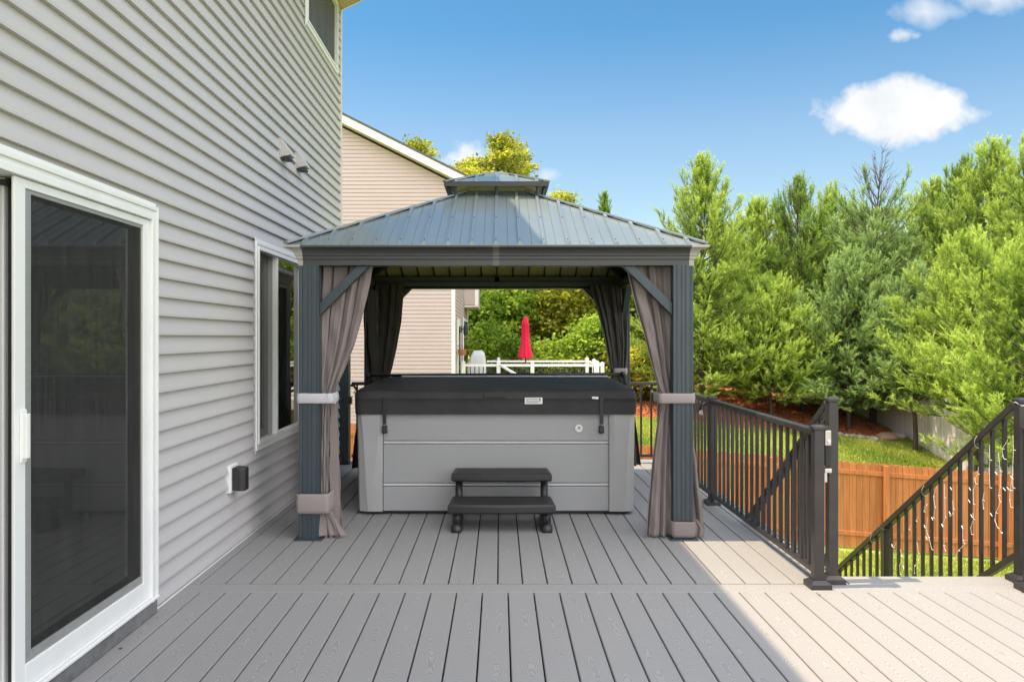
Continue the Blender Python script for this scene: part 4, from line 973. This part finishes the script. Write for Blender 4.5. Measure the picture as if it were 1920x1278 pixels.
# ------------------------------------------------------------------ fences
def ztop_or(x): return -.65-.077*x
of = thing('cedar_fence', 'orange-stained cedar picket fence with dog-eared tops crossing the lower lawn', 'fence', (4, 16.3, -3))
mb = MB(); x = -6.0; YO = 16.3; pw = .1395
while x < 17.5:
    zt = ztop_or(x)+rnd.uniform(-.008, .008); zb = zt-1.80; s = rnd.random(); e = .03
    y = YO+.02+rnd.uniform(-.002, .002); a, b = x+.0045, x+pw-.0055
    mb.prism([(a, y, zb), (b, y, zb), (b, y, zt-.035), (b-.012, y, zt-.012), (b-e, y, zt), (a+e, y, zt), (a+.012, y, zt-.012), (a, y, zt-.035)], (0, .018, 0), 0, s)
    x += pw
mb.build('pickets', 'cedar', of)
for dz in (.17, .82, 1.46):
    mb = MB()
    mb.prism([(-6, YO-.02, ztop_or(-6)-dz), (17.5, YO-.02, ztop_or(17.5)-dz), (17.5, YO-.02, ztop_or(17.5)-dz-.085), (-6, YO-.02, ztop_or(-6)-dz-.085)], (0, .038, 0), 0, .4)
    if dz != .82: mb.build('rail', 'cedar', of)
for k in range(10):
    X = -5.1+k*2.42+1.13; zt = ztop_or(X)-.02; mb = MB(); mb.box(X-.045, X+.045, YO-.115, YO-.022, zt-1.9, zt, 0, .2+.1*(k % 3)); mb.build('fence_post', 'cedar', of, bevel=.005)
gf = thing('weathered_fence', 'weathered grey wood privacy fence under the pines at the right', 'fence', (12.7, 22, -2))
mb = MB(); y = 14.5; s_ = 0
while y < 30:
    X = float(np.interp(y, [14.5, 16.3, 21.8, 24.6, 30], [12.3, 12.45, 12.75, 12.95, 13.2])); g0 = float(gz(X, y)); s = rnd.random(); j = rnd.uniform(-.02, .02)
    mb.box(X, X+.02, y+.004, y+.136, g0+.02, g0+1.85+j, 0, s); y += .14
mb.build('boards', 'greywood', gf)
mb = MB()
for dz in (.35, 1.5):
    pts = [(float(np.interp(y, [14.5, 16.3, 21.8, 24.6, 30], [12.3, 12.45, 12.75, 12.95, 13.2]))+.045, y) for y in np.linspace(14.5, 30, 8)]
    for (xa_, ya_), (xb_, yb_) in zip(pts[:-1], pts[1:]): mb.beam((xa_, ya_, float(gz(xa_, ya_))+dz), (xb_, yb_, float(gz(xb_, yb_))+dz), .04, .09)
mb.build('rail', 'greywood', gf)

# stones edging the mulch bed
def stone_mesh(seed, mat):
    r = random.Random(seed); import bmesh
    bm = bmesh.new(); bmesh.ops.create_icosphere(bm, subdivisions=3, radius=1)
    for v in bm.verts:
        c = v.co; k = 1+.13*sin(c.x*3+seed)+.10*sin(c.y*4+seed*2)+.08*sin(c.z*5+seed*3); v.co = Vector((c.x*k, c.y*k*.8, c.z*k*.55))
    me = bpy.data.meshes.new('stone'); bm.to_mesh(me); bm.free(); me.materials.append(M[mat]); me.shade_smooth(); return me
SM = [stone_mesh(2, 'stone'), stone_mesh(5, 'stone_p'), stone_mesh(9, 'stone')]
stones = [(1575, 815, .13, 0), (1588, 818, .12, 2), (1600, 819, .14, 0), (1613, 821, .15, 2), (1627, 822, .12, 0), (1640, 825, .16, 2), (1664, 823, .30, 1), (1683, 822, .27, 0), (1698, 822, .14, 2)]
slab = ['small grey stone at the mulch edge, nearest the stair-head posts', 'small stone second from the stair-head posts', 'pale small stone, third along the mulch edge from the posts', 'flat stone fourth along the mulch edge from the posts', 'small stone fifth along the mulch edge from the posts', 'low grey stone just left of the big pinkish boulder', 'big pinkish boulder at the mulch edge', 'large pale boulder right of the pinkish one', 'last small stone of the edging, next to the weathered fence']
for (px_, py_, r_, k), lb in zip(stones, slab):
    best = min(np.linspace(21, 27, 200), key=lambda d: abs(float(gz((px_-VX)*d/F, d))-(HC+(VY-py_)*d/F)))
    X = (px_-VX)*best/F; o = bpy.data.objects.new('boulder' if r_ > .2 else 'edging_stone', SM[k]); COL.objects.link(o)
    o.location = (X, best, float(gz(X, best))+r_*.22); o.scale = (r_, r_, r_); o.rotation_euler = (0, 0, rnd.uniform(0, 6)); tag(o, lb, 'stone', 'stones edging the mulch bed')

# ------------------------------------------------------------------ neighbour's house and deck
NY = 19.8; NX1 = -1.15; NXA = -8.2
nh = thing('neighbor_house', 'beige vinyl-sided house with white trim and gable roof beyond the gazebo', 'house', (NX1, NY, -2))
def rakez(X): return 5.30-.50*(X-NX1) if X > NXA else 5.30-.50*(NXA-NX1)+.5*(X-NXA)
mb = MB(); NP = .1; z = -2.5
while z < 8.9:
    fx = lambda q: min(NX1-.07, NX1-(q-5.30)/.5+.05)
    xr, xt = fx(z), fx(z+NP); xl = -15.2 if z < 5.2 else 2*NXA-xr
    if xr > xl:
        mb.add([(xl, NY-.020, z), (xr, NY-.020, z), (xt, NY-.001, z+NP), (xl, NY-.001, z+NP)], [(0, 1, 2, 3)]); mb.add([(xl, NY-.001, z), (xr, NY-.001, z), (xr, NY-.020, z), (xl, NY-.020, z)], [(0, 1, 2, 3)])
    z += NP
mb.build('front_siding', 'siding_n', nh)
mb = MB(); z = -2.5
while z < 5.3:
    mb.add([(NX1+.014, NY+.07, z), (NX1+.014, 28.2, z), (NX1+.001, 28.2, z+NP), (NX1+.001, NY+.07, z+NP)], [(0, 1, 2, 3)]); mb.add([(NX1+.001, NY+.07, z), (NX1+.001, 28.2, z), (NX1+.014, 28.2, z), (NX1+.014, NY+.07, z)], [(0, 1, 2, 3)]); z += NP
mb.build('side_siding', 'siding_n', nh)
mb = MB(); mb.prism([(-15.3, NY, -3), (NX1, NY, -3), (NX1, NY, 5.28), (NXA, NY, 5.28+.5*(NX1-NXA)), (-15.3, NY, 5.28)], (0, 8.4, 0)); mb.build('wall', 'siding_n', nh)
mb = MB(); mb.box(NX1-.07, NX1+.022, NY-.022, NY+.07, -2.5, 5.25); mb.build('corner_trim', 'vinyl', nh)
mb = MB(); mb.box(NX1-.01, NX1+.022, 28.13, 28.22, -2.5, 5.25); mb.build('corner_trim', 'vinyl', nh)
for s in (1, -1):
    def sm(X): return X if s > 0 else 2*NXA-X
    a = [(sm(NX1+.35), NY-.35, 5.22), (sm(NXA), NY-.35, 5.22+.5*(NX1+.35-NXA)), (sm(NXA), NY-.35, 5.42+.5*(NX1+.35-NXA)), (sm(NX1+.35), NY-.35, 5.42)]
    mb = MB(); mb.prism(a, (0, .03, 0)); mb.build('rake_board', 'vinyl', nh)
    a = [(p[0], NY-.32, p[2]+.0) for p in a[:2]]+[(p[0], NY-.32, p[2]-.06) for p in a[2:]]
    mb = MB(); mb.prism([(p[0], NY-.319, p[2]) for p in a], (0, 9.0, 0)); mb.build('soffit', 'trim_tan', nh)
    mb = MB(); mb.prism([(sm(NX1+.40), NY-.38, 5.40), (sm(NXA), NY-.38, 5.40+.5*(NX1+.40-NXA)), (sm(NXA), NY-.38, 5.45+.5*(NX1+.40-NXA)), (sm(NX1+.40), NY-.38, 5.45)], (0, 9.1, 0)); mb.build('roof', 'shingle', nh)
# cantilevered bay, back door, lamp on the shaded side wall
a, b = P(870, 545, 25.0), P(896, 572, 25.0)
mb = MB(); mb.box(NX1+.016, b.x, 25.0, 27.5, a.z-.45, a.z+2.0); by_ = mb.build('bay', 'siding_n', nh)
mb = MB(); mb.box(b.x-.10, b.x+.02, 24.98, 25.1, b.z, a.z+2); mb.build('corner_trim', 'vinyl', by_)
mb = MB(); mb.box(NX1+.02, b.x+.02, 24.97, 27.5, b.z-.06, b.z); mb.build('bay_soffit', 'trim_tan', by_)
mb = MB(); mb.box(NX1+.016, NX1+.05, 20.9, 22.0, -.35, 1.9); dr = mb.build('back_door', 'vinyl', nh)
mb = MB(); mb.box(NX1+.05, NX1+.056, 21.1, 21.8, .3, 1.7); mb.build('pane', 'glass', dr)
mb = MB(); mb.box(NX1+.02, NX1+.05, 24.0, 27.0, -.35, 2.0); dr = mb.build('patio_door', 'vinyl', nh); mb = MB(); mb.box(NX1+.05, NX1+.056, 24.1, 26.9, -.2, 1.9); mb.build('pane', 'glass', dr)
lp = P(867, 617, 22.6); mb = MB(); mb.box(NX1+.02, NX1+.06, lp.y-.05, lp.y+.05, lp.z-.1, lp.z+.1); mb.tube([(NX1+.06, lp.y, lp.z), (NX1+.17, lp.y, lp.z)], .015, 6); mb.lathe([(.03, -.18), (.07, -.12), (.07, .08), (.02, .14), (0, .15)], (NX1+.17, lp.y, lp.z), 10)
mb.build('wall_lamp', 'blackplastic', nh)

nd = thing('neighbor_deck', 'white-railed wooden deck of the beige house', 'deck', (.9, 21, -.3))
WZ = .63
mb = MB(); mb.box(NX1+.02, 2.82, 21.0, 24.9, -.34, -.30); mb.build('floor', 'greywood', nd)
for bb in ((2.7, 2.82, 21.06, 21.18, -2.9, -.345), (.8, .92, 21.06, 21.18, -2.9, -.345), (2.7, 2.82, 24.7, 24.82, -2.2, -.345)): mb = MB(); mb.box(*bb); mb.build('support_post', 'greywood', nd)
mb = MB(); mb.box(NX1+.02, 2.82, 21, 21.05, -.56, -.345); mb.build('rim_joist', 'greywood', nd)
def wpost(x, y, z=WZ): mb = MB(); mb.box(x-.05, x+.05, y-.05, y+.05, -.3, z+.08); mb.box(x-.06, x+.06, y-.06, y+.06, z+.08, z+.10); mb.box(x-.03, x+.03, y-.03, y+.03, z+.10, z+.13); mb.build('railing_post', 'vinyl', nd, bevel=.008)
for x_ in (-.97, -.02, .90, 2.66): wpost(x_, 21.0)
wpost(2.80, 21.0, .60); wpost(-.02, 24.8); wpost(2.82, 24.8); wpost(2.82, 23.0)
def wrail(a, b, h=.08): mb = MB(); mb.beam(a, b, .06, h*.72); mb.build('railing_rail', 'vinyl', nd)
wrail((-.97, 21.0, WZ+.01), (2.82, 21.0, WZ+.01), .09); wrail((-.97, 21.0, -.18), (2.82, 21.0, -.18)); wrail((-.4, 24.8, WZ), (2.82, 24.8, WZ)); wrail((-.4, 24.8, -.18), (2.82, 24.8, -.18)); wrail((2.82, 21, WZ), (2.82, 24.8, WZ)); wrail((2.82, 21, -.18), (2.82, 24.8, -.18))
wrail(P(938, 684, 20.9), P(975, 706, 20.2), .07)
mb = MB(); mb.box(-.79, -.766, 20.99, 21.014, -.15, WZ-.03); b0 = mb.build('railing_spindle', 'rail', nd)
for k in range(1, 31): o = b0.copy(); o.parent = nd; o.location.x = b0.location.x+k*.115; COL.objects.link(o)
for k in range(30): o = b0.copy(); o.parent = nd; o.location.x = b0.location.x+k*.12; o.location.y = b0.location.y+3.8; COL.objects.link(o)
gc = thing('covered_grill', 'grill under a pale grey fabric cover on the neighbouring deck', 'grill', (-.65, 22.2, -.3))
a, b = P(876, 657, 22.2), P(911, 700, 22.2)
mb = MB(); rows = []
for z_, i0, i1, dp in ((-.28, -.02, .02, .36), (.3, 0, .0, .35), (.65, .02, .0, .33), (.85, .10, .02, .30), (.97, .16, .05, .24), (1.02, .20, .12, .15)):
    n = 28; ring = []
    for k in range(n):
        an = 2*pi*k/n; cx_ = (a.x+i0+b.x-i1)/2; hw = (b.x-i1-a.x-i0)/2; e = .35
        ring.append((cx_+hw*math.copysign(abs(cos(an))**e, cos(an))*(1+.02*sin(k*3+z_*7)), 22.3+dp*math.copysign(abs(sin(an))**e, sin(an)), z_))
    rows += ring
fs = [(j*28+i, j*28+(i+1) % 28, (j+1)*28+(i+1) % 28, (j+1)*28+i) for j in range(5) for i in range(28)]+[tuple(5*28+i for i in range(28))]
mb.add(rows, fs); mb.build('grill_cover', 'greycover', gc, smooth=True)
um = thing('patio_umbrella', 'closed bright red patio umbrella on the neighbouring deck', 'umbrella', (P(985, 0, 23).x, 23, -.3))
ux = P(985, 0, 23).x; mb = MB(); n = 32; prof_u = [(.02, 2.03), (.055, 1.99), (.09, 1.86), (.125, 1.74), (.118, 1.735), (.105, 1.72), (.115, 1.3), (.12, 1.20), (.155, 1.05), (.20, .84), (.205, .80), (.15, .77), (.03, .80)]
v = []
for r_, z_ in prof_u:
    for k in range(n): w_ = 1+.13*sin(k*2*pi/n*8+z_*1.5)*(1 if z_ < 1.73 else .4); v.append((ux+r_*w_*cos(2*pi*k/n)+.0*z_, 23+r_*w_*sin(2*pi*k/n), z_))
mb.add(v, [(j*n+i, j*n+(i+1) % n, (j+1)*n+(i+1) % n, (j+1)*n+i) for j in range(len(prof_u)-1) for i in range(n)]); mb.build('canopy', 'red', um, smooth=True)
mb = MB(); mb.tube([(ux+.01, 23, -.3), (ux+.01, 23, 2.04)], .02, 8); mb.build('pole', 'bark', um); mb = MB(); mb.lathe([(.25, 0), (.24, .06), (.05, .09), (.03, .3)], (ux, 23, -.3), 16); mb.build('base', 'black', um)
pc = P(863, 655, 20.6); pot = MB(); pot.lathe([(.0, -.16), (.09, -.16), (.12, .0), (.10, .0)], (NX1+.16, 20.7, pc.z+.0), 12); pot.tube([(NX1+.02, 20.7, pc.z+.1), (NX1+.16, 20.7, pc.z+.1), (NX1+.16, 20.7, pc.z)], .01, 5); tag(pot.build('hanging_pot', 'copper'), 'copper-coloured pot hanging on the shaded side wall of the beige house', 'plant pot')

# ------------------------------------------------------------------ trees
def needles(R, C, D, n_per, L, w, spread, tint):
    """C centres (m,3), D directions (m,3) -> needle triangles fanned forward"""
    m = len(C); N = m*n_per; c = np.repeat(C, n_per, 0); d = np.repeat(D, n_per, 0)
    r = R.normal(size=(N, 3)); dd_ = d+r*spread; dd_ /= np.linalg.norm(dd_, axis=1, keepdims=True)
    s = np.cross(dd_, R.normal(size=(N, 3))); s /= np.linalg.norm(s, axis=1, keepdims=True)
    ll = L*R.uniform(.6, 1.15, (N, 1)); c = c+d*R.uniform(-.35, .45, (N, 1))*L
    v = np.stack([c-s*w/2, c+s*w/2, c+dd_*ll], 1).reshape(-1, 3)
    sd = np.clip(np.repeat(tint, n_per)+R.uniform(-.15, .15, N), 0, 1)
    return v, np.arange(3*N).reshape(-1, 3), sd
def pine(seed, Hh, Rr, mat, label, cat, loc, dead=0.0, low=.08, dens=1.0, group='pines behind the yard', L=.105, ntuft=8):
    R = np.random.RandomState(seed); t_ = thing('pine_tree', label, cat, loc, group)
    lx_, ly_, lz_ = loc; nseg = 14; bend = R.uniform(-.25, .25, 2)
    tp = [(lx_+bend[0]*(k/nseg)**2+.03*sin(k), ly_+bend[1]*(k/nseg)**2, lz_-.2+(Hh*.97+.2)*k/nseg) for k in range(nseg+1)]
    rad = [max(.012, .014*Hh*(1-k/nseg)**.9+.006) for k in range(nseg+1)]
    mb = MB(); mb.tube(tp, rad, 9); mb.build('trunk', 'bark', t_, smooth=True)
    br = MB(); C = []; D = []; T = []; h = low*Hh
    def shoot(p0, d, ln, t0, t1, start=0.0):      # bottle-brush plume
        m = max(3, int(ln/.05)); g = start+(1-start)*(np.arange(m)+1)/m
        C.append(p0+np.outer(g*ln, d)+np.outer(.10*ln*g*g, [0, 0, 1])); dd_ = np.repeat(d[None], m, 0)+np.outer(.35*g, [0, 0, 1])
        D.append(dd_); T.append(t0+(t1-t0)*g**1.8)  # tint paints depth shade inside the crown and highlights at the tips
    while h < Hh*.97:
        f = h/Hh; lo = np.clip((f-low)/.16, 0, 1); prof = (1-f)**.54*(.72+.28*lo)*1.12
        nb = int(R.uniform(7, 10)); a0 = R.uniform(0, 6.28); ox, oy = lx_+bend[0]*f*f, ly_+bend[1]*f*f
        for b in range(nb):
            az = a0+2*pi*b/nb+R.uniform(-.35, .35); ln = Rr*prof*R.uniform(.60, 1.25)+.22
            el = np.interp(f, [0, .3, .65, .85, 1], [-.08, .15, .5, .95, 1.25])+R.uniform(-.18, .18)
            p = np.array([ox, oy, lz_+h]); pts = [p.copy()]; ns = max(3, int(ln/.28)); tt = R.uniform(-.12, .12)
            isdead = R.uniform() < dead*np.clip((f-.60)*5, 0, 1)
            for k in range(ns):
                e = el+.40*((k+1)/ns)**1.6; az2 = az+R.uniform(-.14, .14); d = np.array([cos(az2)*cos(e), sin(az2)*cos(e), sin(e)]); q = p+d*ln/ns
                out = (k+1)/ns
                if not isdead and (out > .28 or ns < 4):
                    for _ in range(R.randint(2, 5)):
                        sa = az2+R.choice([-1, 1])*R.uniform(.3, 1.1); se = e+R.uniform(-.25, .6); sl = R.uniform(.22, .46)*(.75+.5*min(1, ln/1.5))*(1.1-.35*out)
                        sdv = np.array([cos(sa)*cos(se), sin(sa)*cos(se), sin(se)])
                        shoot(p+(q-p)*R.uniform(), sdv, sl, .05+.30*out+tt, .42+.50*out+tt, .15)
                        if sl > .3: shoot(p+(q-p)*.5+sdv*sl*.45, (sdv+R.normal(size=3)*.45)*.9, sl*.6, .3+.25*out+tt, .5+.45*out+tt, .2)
                p = q; pts.append(p.copy())
            if isdead or R.uniform() < .6: br.tube([tuple(z) for z in pts], [max(.004, .013*ln*(1-i/(ns+1))) for i in range(len(pts))], 4)
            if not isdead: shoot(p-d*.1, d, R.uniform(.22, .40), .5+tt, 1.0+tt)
            else:
                for _ in range(5):
                    k = R.randint(1, ns+1); s0 = pts[k]; dd_ = np.array([cos(az+R.uniform(-1, 1)), sin(az+R.uniform(-1, 1)), R.uniform(.3, 1.4)])*.20*ln; br.tube([tuple(s0), tuple(s0+dd_)], [.007, .003], 3)
        h += Hh*.036*R.uniform(.75, 1.25)
    top = np.array([lx_+bend[0], ly_+bend[1], lz_+Hh*.90])
    for k in range(7):
        a = R.uniform(0, 6.28); r_ = R.uniform(.0, .30) if k else 0; d = np.array([cos(a)*r_, sin(a)*r_, 1.])
        if dead < .6: shoot(top, d, Hh*R.uniform(.05, .085) if k else Hh*.1, .3, .7)
        else: br.tube([tuple(top), tuple(top+d*Hh*R.uniform(.05, .1))], [.010, .003], 4)
    C = np.concatenate(C); D = np.concatenate(D); D /= np.linalg.norm(D, axis=1, keepdims=True); T = np.concatenate(T)
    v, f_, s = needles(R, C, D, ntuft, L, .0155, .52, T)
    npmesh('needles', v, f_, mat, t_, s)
    br.build('branches', 'twig' if dead else 'bark', t_)
    return t_
def leafy(seed, Hh, Rr, mat, label, loc, clumps=220, per=90, leaf=.13, base=.15, trunk=.12, group='broadleaf trees behind the yards', sq=1.0):
    R = np.random.RandomState(seed); t_ = thing('leafy_tree', label, 'tree', loc, group); lx_, ly_, lz_ = loc
    mb = MB(); nseg = 8; tp = [(lx_+.15*sin(k*.8+seed), ly_+.1*cos(k*.7), lz_-.3+(Hh*.8)*k/nseg) for k in range(nseg+1)]
    mb.tube(tp, [trunk*(1.15-k/nseg) for k in range(nseg+1)], 8); mb.build('trunk', 'bark', t_, smooth=True)
    cen = []; br = MB()
    # lobes
    lobes = [(R.uniform(-.6, .6)*Rr, R.uniform(-.6, .6)*Rr*sq, R.uniform(base+.12, .95)*Hh, R.uniform(.28, .5)*Rr) for _ in range(16)]
    for i in range(clumps):
        L_ = lobes[R.randint(len(lobes))]; d = R.normal(size=3); d /= np.linalg.norm(d); rr = L_[3]*R.uniform(.55, 1.12)
        c = np.array([L_[0]+d[0]*rr*1.25, L_[1]+d[1]*rr*1.25*sq, L_[2]+d[2]*rr]); env = 1-abs((c[2]/Hh)-.5)**3*3
        c[0] *= env; c[1] *= env; c[2] = min(max(c[2], base*Hh), Hh); cen.append(c)
        if i % 9 == 0:
            z0 = c[2]*R.uniform(.45, .75); br.tube([(lx_, ly_, lz_+z0), tuple(np.array([lx_, ly_, lz_])+np.array([c[0]*.5, c[1]*.5, z0+(c[2]-z0)*.6])), tuple(np.array([lx_, ly_, lz_])+c)], [.05, .03, .008], 5)
    cen = np.array(cen); m = len(cen); cs = R.uniform(.12, .34, m)
    c = np.repeat(cen, per, 0); N = len(c); o = R.normal(size=(N, 3))*np.repeat(cs, per)[:, None]*np.array([1, 1, .5]); c = c+o+np.array([lx_, ly_, lz_])
    a = R.normal(size=(N, 3)); a[:, 2] *= .6; a /= np.linalg.norm(a, axis=1, keepdims=True); b = np.cross(a, R.normal(size=(N, 3))); b /= np.linalg.norm(b, axis=1, keepdims=True)
    l = leaf*R.uniform(.6, 1.2, (N, 1)); v = np.stack([c-a*l*.5, c+b*l*.32, c+a*l*.5, c-b*l*.32], 1).reshape(-1, 3)
    ct = np.repeat(np.clip(R.normal(.45, .28, m), 0, 1), per); s = np.clip(ct+R.uniform(-.2, .2, N), 0, 1)
    npmesh('crown', v, np.arange(4*N).reshape(-1, 4), mat, t_, s); br.build('branches', 'bark', t_)
    return t_
def gl_(px, d): X = (px-VX)*d/F; return (X, d, float(gz(X, d)))
def topH(px, py, d): return HC+(VY-py)*d/F-float(gz((px-VX)*d/F, d))
PN = [ # px, top y, depth, radius, mat, dead, low, label
 (1315, 300, 25.6, 2.27, 'pine', 0, .09, 'pointed green pine rising just right of the gazebo roof corner'),
 (1425, 392, 28.5, 2.60, 'pine', 0, .10, 'lower pine between the pointed pine and the bushy-topped one'),
 (1505, 340, 27.0, 2.47, 'pine_d', .35, .13, 'bushy dark-topped pine with its trunk bare above the mulch'),
 (1560, 360, 30.0, 2.47, 'pine', .1, .08, 'pine behind the bushy-topped one, filling the gap beside the bare-topped pine'),
 (1636, 282, 26.2, 2.60, 'pine_b', .95, .10, 'bluish pine with a bare brown dead top'),
 (1750, 350, 29.0, 2.86, 'pine', 0, .08, 'pine between the bare-topped pine and the tall right-hand one'),
 (1800, 300, 25.5, 2.60, 'pine_d', .45, .10, 'tall dark pine with some bare tips near the right edge'),
 (1862, 268, 24.2, 2.73, 'pine', 0, .10, 'tallest pine at the right with upright needle tips'),
 (1945, 270, 22.5, 2.99, 'pine', 0, .08, 'large pine at the right edge, cut by the frame'),
 (1715, 520, 23.0, 1.80, 'pine_b', 0, .30, 'low bluish pine in front of the weathered fence'),
 (1830, 470, 20.2, 2.60, 'pine', 0, .31, 'bright near pine overhanging the weathered fence'),
 (1945, 480, 17.6, 2.86, 'pine', 0, .25, 'nearest pine at the right edge above the stair rail'),
 (1602, 400, 29.0, 2.40, 'pine_b', 0, .10, 'bluish pine directly left of the bare-topped pine, set behind it'),
 (1590, 500, 24.8, 2.21, 'pine_b', 0, .15, 'short bluish pine standing in the mulch behind the stair-head posts'),
 (1445, 545, 25.0, 1.95, 'pine', 0, .18, 'short pine in the mulch right of the gazebo post'),
 (1262, 470, 30.0, 2.21, 'pine', 0, .06, 'pine showing between the gazebo post and its right curtain'),
]
for i, (px_, py_, d, r_, mt, dead, low, lab) in enumerate(PN):
    X, Y, Z = gl_(px_, d); Hh = topH(px_, py_, d)*.955
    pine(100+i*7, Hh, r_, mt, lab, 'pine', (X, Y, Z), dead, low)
LV = [ # px, top y, depth, radius, mat, label
 (925, 264, 37, 2.5, 'leaf_y', 'tall yellow-green broadleaf tree whose crown shows behind the gazebo cupola'),
 (780, 258, 35, 1.2, 'leaf_y', 'broadleaf treetop peeking above the beige house roof'),
 (1043, 340, 40, .9, 'leaf_y', 'small yellow-green treetop right of the gazebo cupola'),
 (895, 420, 31, 2.2, 'leaf', 'shaded dark green tree nearest the beige house corner'),
 (1000, 440, 34, 3.0, 'leaf', 'dark green broadleaf tree behind the red umbrella'),
 (1085, 450, 33, 2.6, 'leaf_m', 'sunlit green tree right of the red umbrella'),
 (1060, 440, 30.5, 1.5, 'leaf_y', 'yellow-green sapling above the white deck rail'),
 (1165, 470, 31, 2.2, 'leaf_m', 'leafy tree behind the rear right curtain'),
 (1215, 450, 35, 2.4, 'leaf_y', 'yellow-green tree between the rear and front right curtains'),
 (1395, 395, 34, 1.9, 'leaf_y', 'yellow-green broadleaf tree behind the pines, right of the pointed pine'),
 (1660, 400, 36, 3.0, 'leaf_m', 'green tree far behind the bare-topped pine'),
]
for i, (px_, py_, d, r_, mt, lab) in enumerate(LV):
    X, Y, Z = gl_(px_, d); Hh = topH(px_, py_, d)
    leafy(300+i*5, Hh, r_, mt, lab, (X, Y, Z), clumps=(300 if i == 0 else 110 if i < 3 else 300 if r_ > 2 else 190), per=80, leaf=.19, base=.02 if i > 2 else .45, trunk=.17)
X, Y, Z = gl_(1134, 44); pine(900, topH(1134, 372, 44), 1.5, 'pine_d', 'distant dark conifer tip above the gazebo roof', 'pine', (X, Y, Z), 0, .4)
# shrubs under the broadleaf trees
SH = [(1045, 650, 27.5, 1.0, 'leaf_m', 'low sunlit shrub behind the white deck rail right of the red umbrella'), (1110, 600, 28, 1.1, 'leaf', 'taller dark shrub behind the right end of the white deck rail'), (930, 612, 28.5, 1.0, 'leaf', 'dark shrub behind the covered grill'),
      (1200, 655, 27, 1.2, 'leaf_y', 'bright shrub behind the rear railing, right of the hot tub')]
for i, (px_, py_, d, r_, mt, lab) in enumerate(SH):
    X, Y, Z = gl_(px_, d); t_ = leafy(500+i, topH(px_, py_, d), r_, mt, lab, (X, Y, Z), 110, 70, .17, .02, .05, group='shrubs under the trees'); t_.name = 'shrub'; t_['category'] = 'shrub'
# far woods closing the view
R = np.random.RandomState(44); pc_ = []; N = 1500
for k in range(N):
    a = R.uniform(-60, 75); y = R.uniform(46, 60); hmax = 3.2+1.2*sin(a*.21)+.8*sin(a*.53+1)
    pc_.append((a, y, float(gz(a, y))+R.uniform(0, 1)**.6*hmax))
c = np.repeat(np.array(pc_), 60, 0); n = len(c); c = c+R.normal(size=(n, 3))*np.array([.9, .9, .5])
a = R.normal(size=(n, 3)); a /= np.linalg.norm(a, axis=1, keepdims=True); b = np.cross(a, R.normal(size=(n, 3))); b /= np.linalg.norm(b, axis=1, keepdims=True); l = .4
v = np.stack([c-a*l*.5, c+b*l*.35, c+a*l*.5, c-b*l*.35], 1).reshape(-1, 3)
g = npmesh('far_woods', v, np.arange(4*n).reshape(-1, 4), 'leaf_m', None, R.uniform(0, 1, n)); struct(g, 'stuff'); g['label'] = 'far-off band of green woods behind the yards'; g['category'] = 'woods'
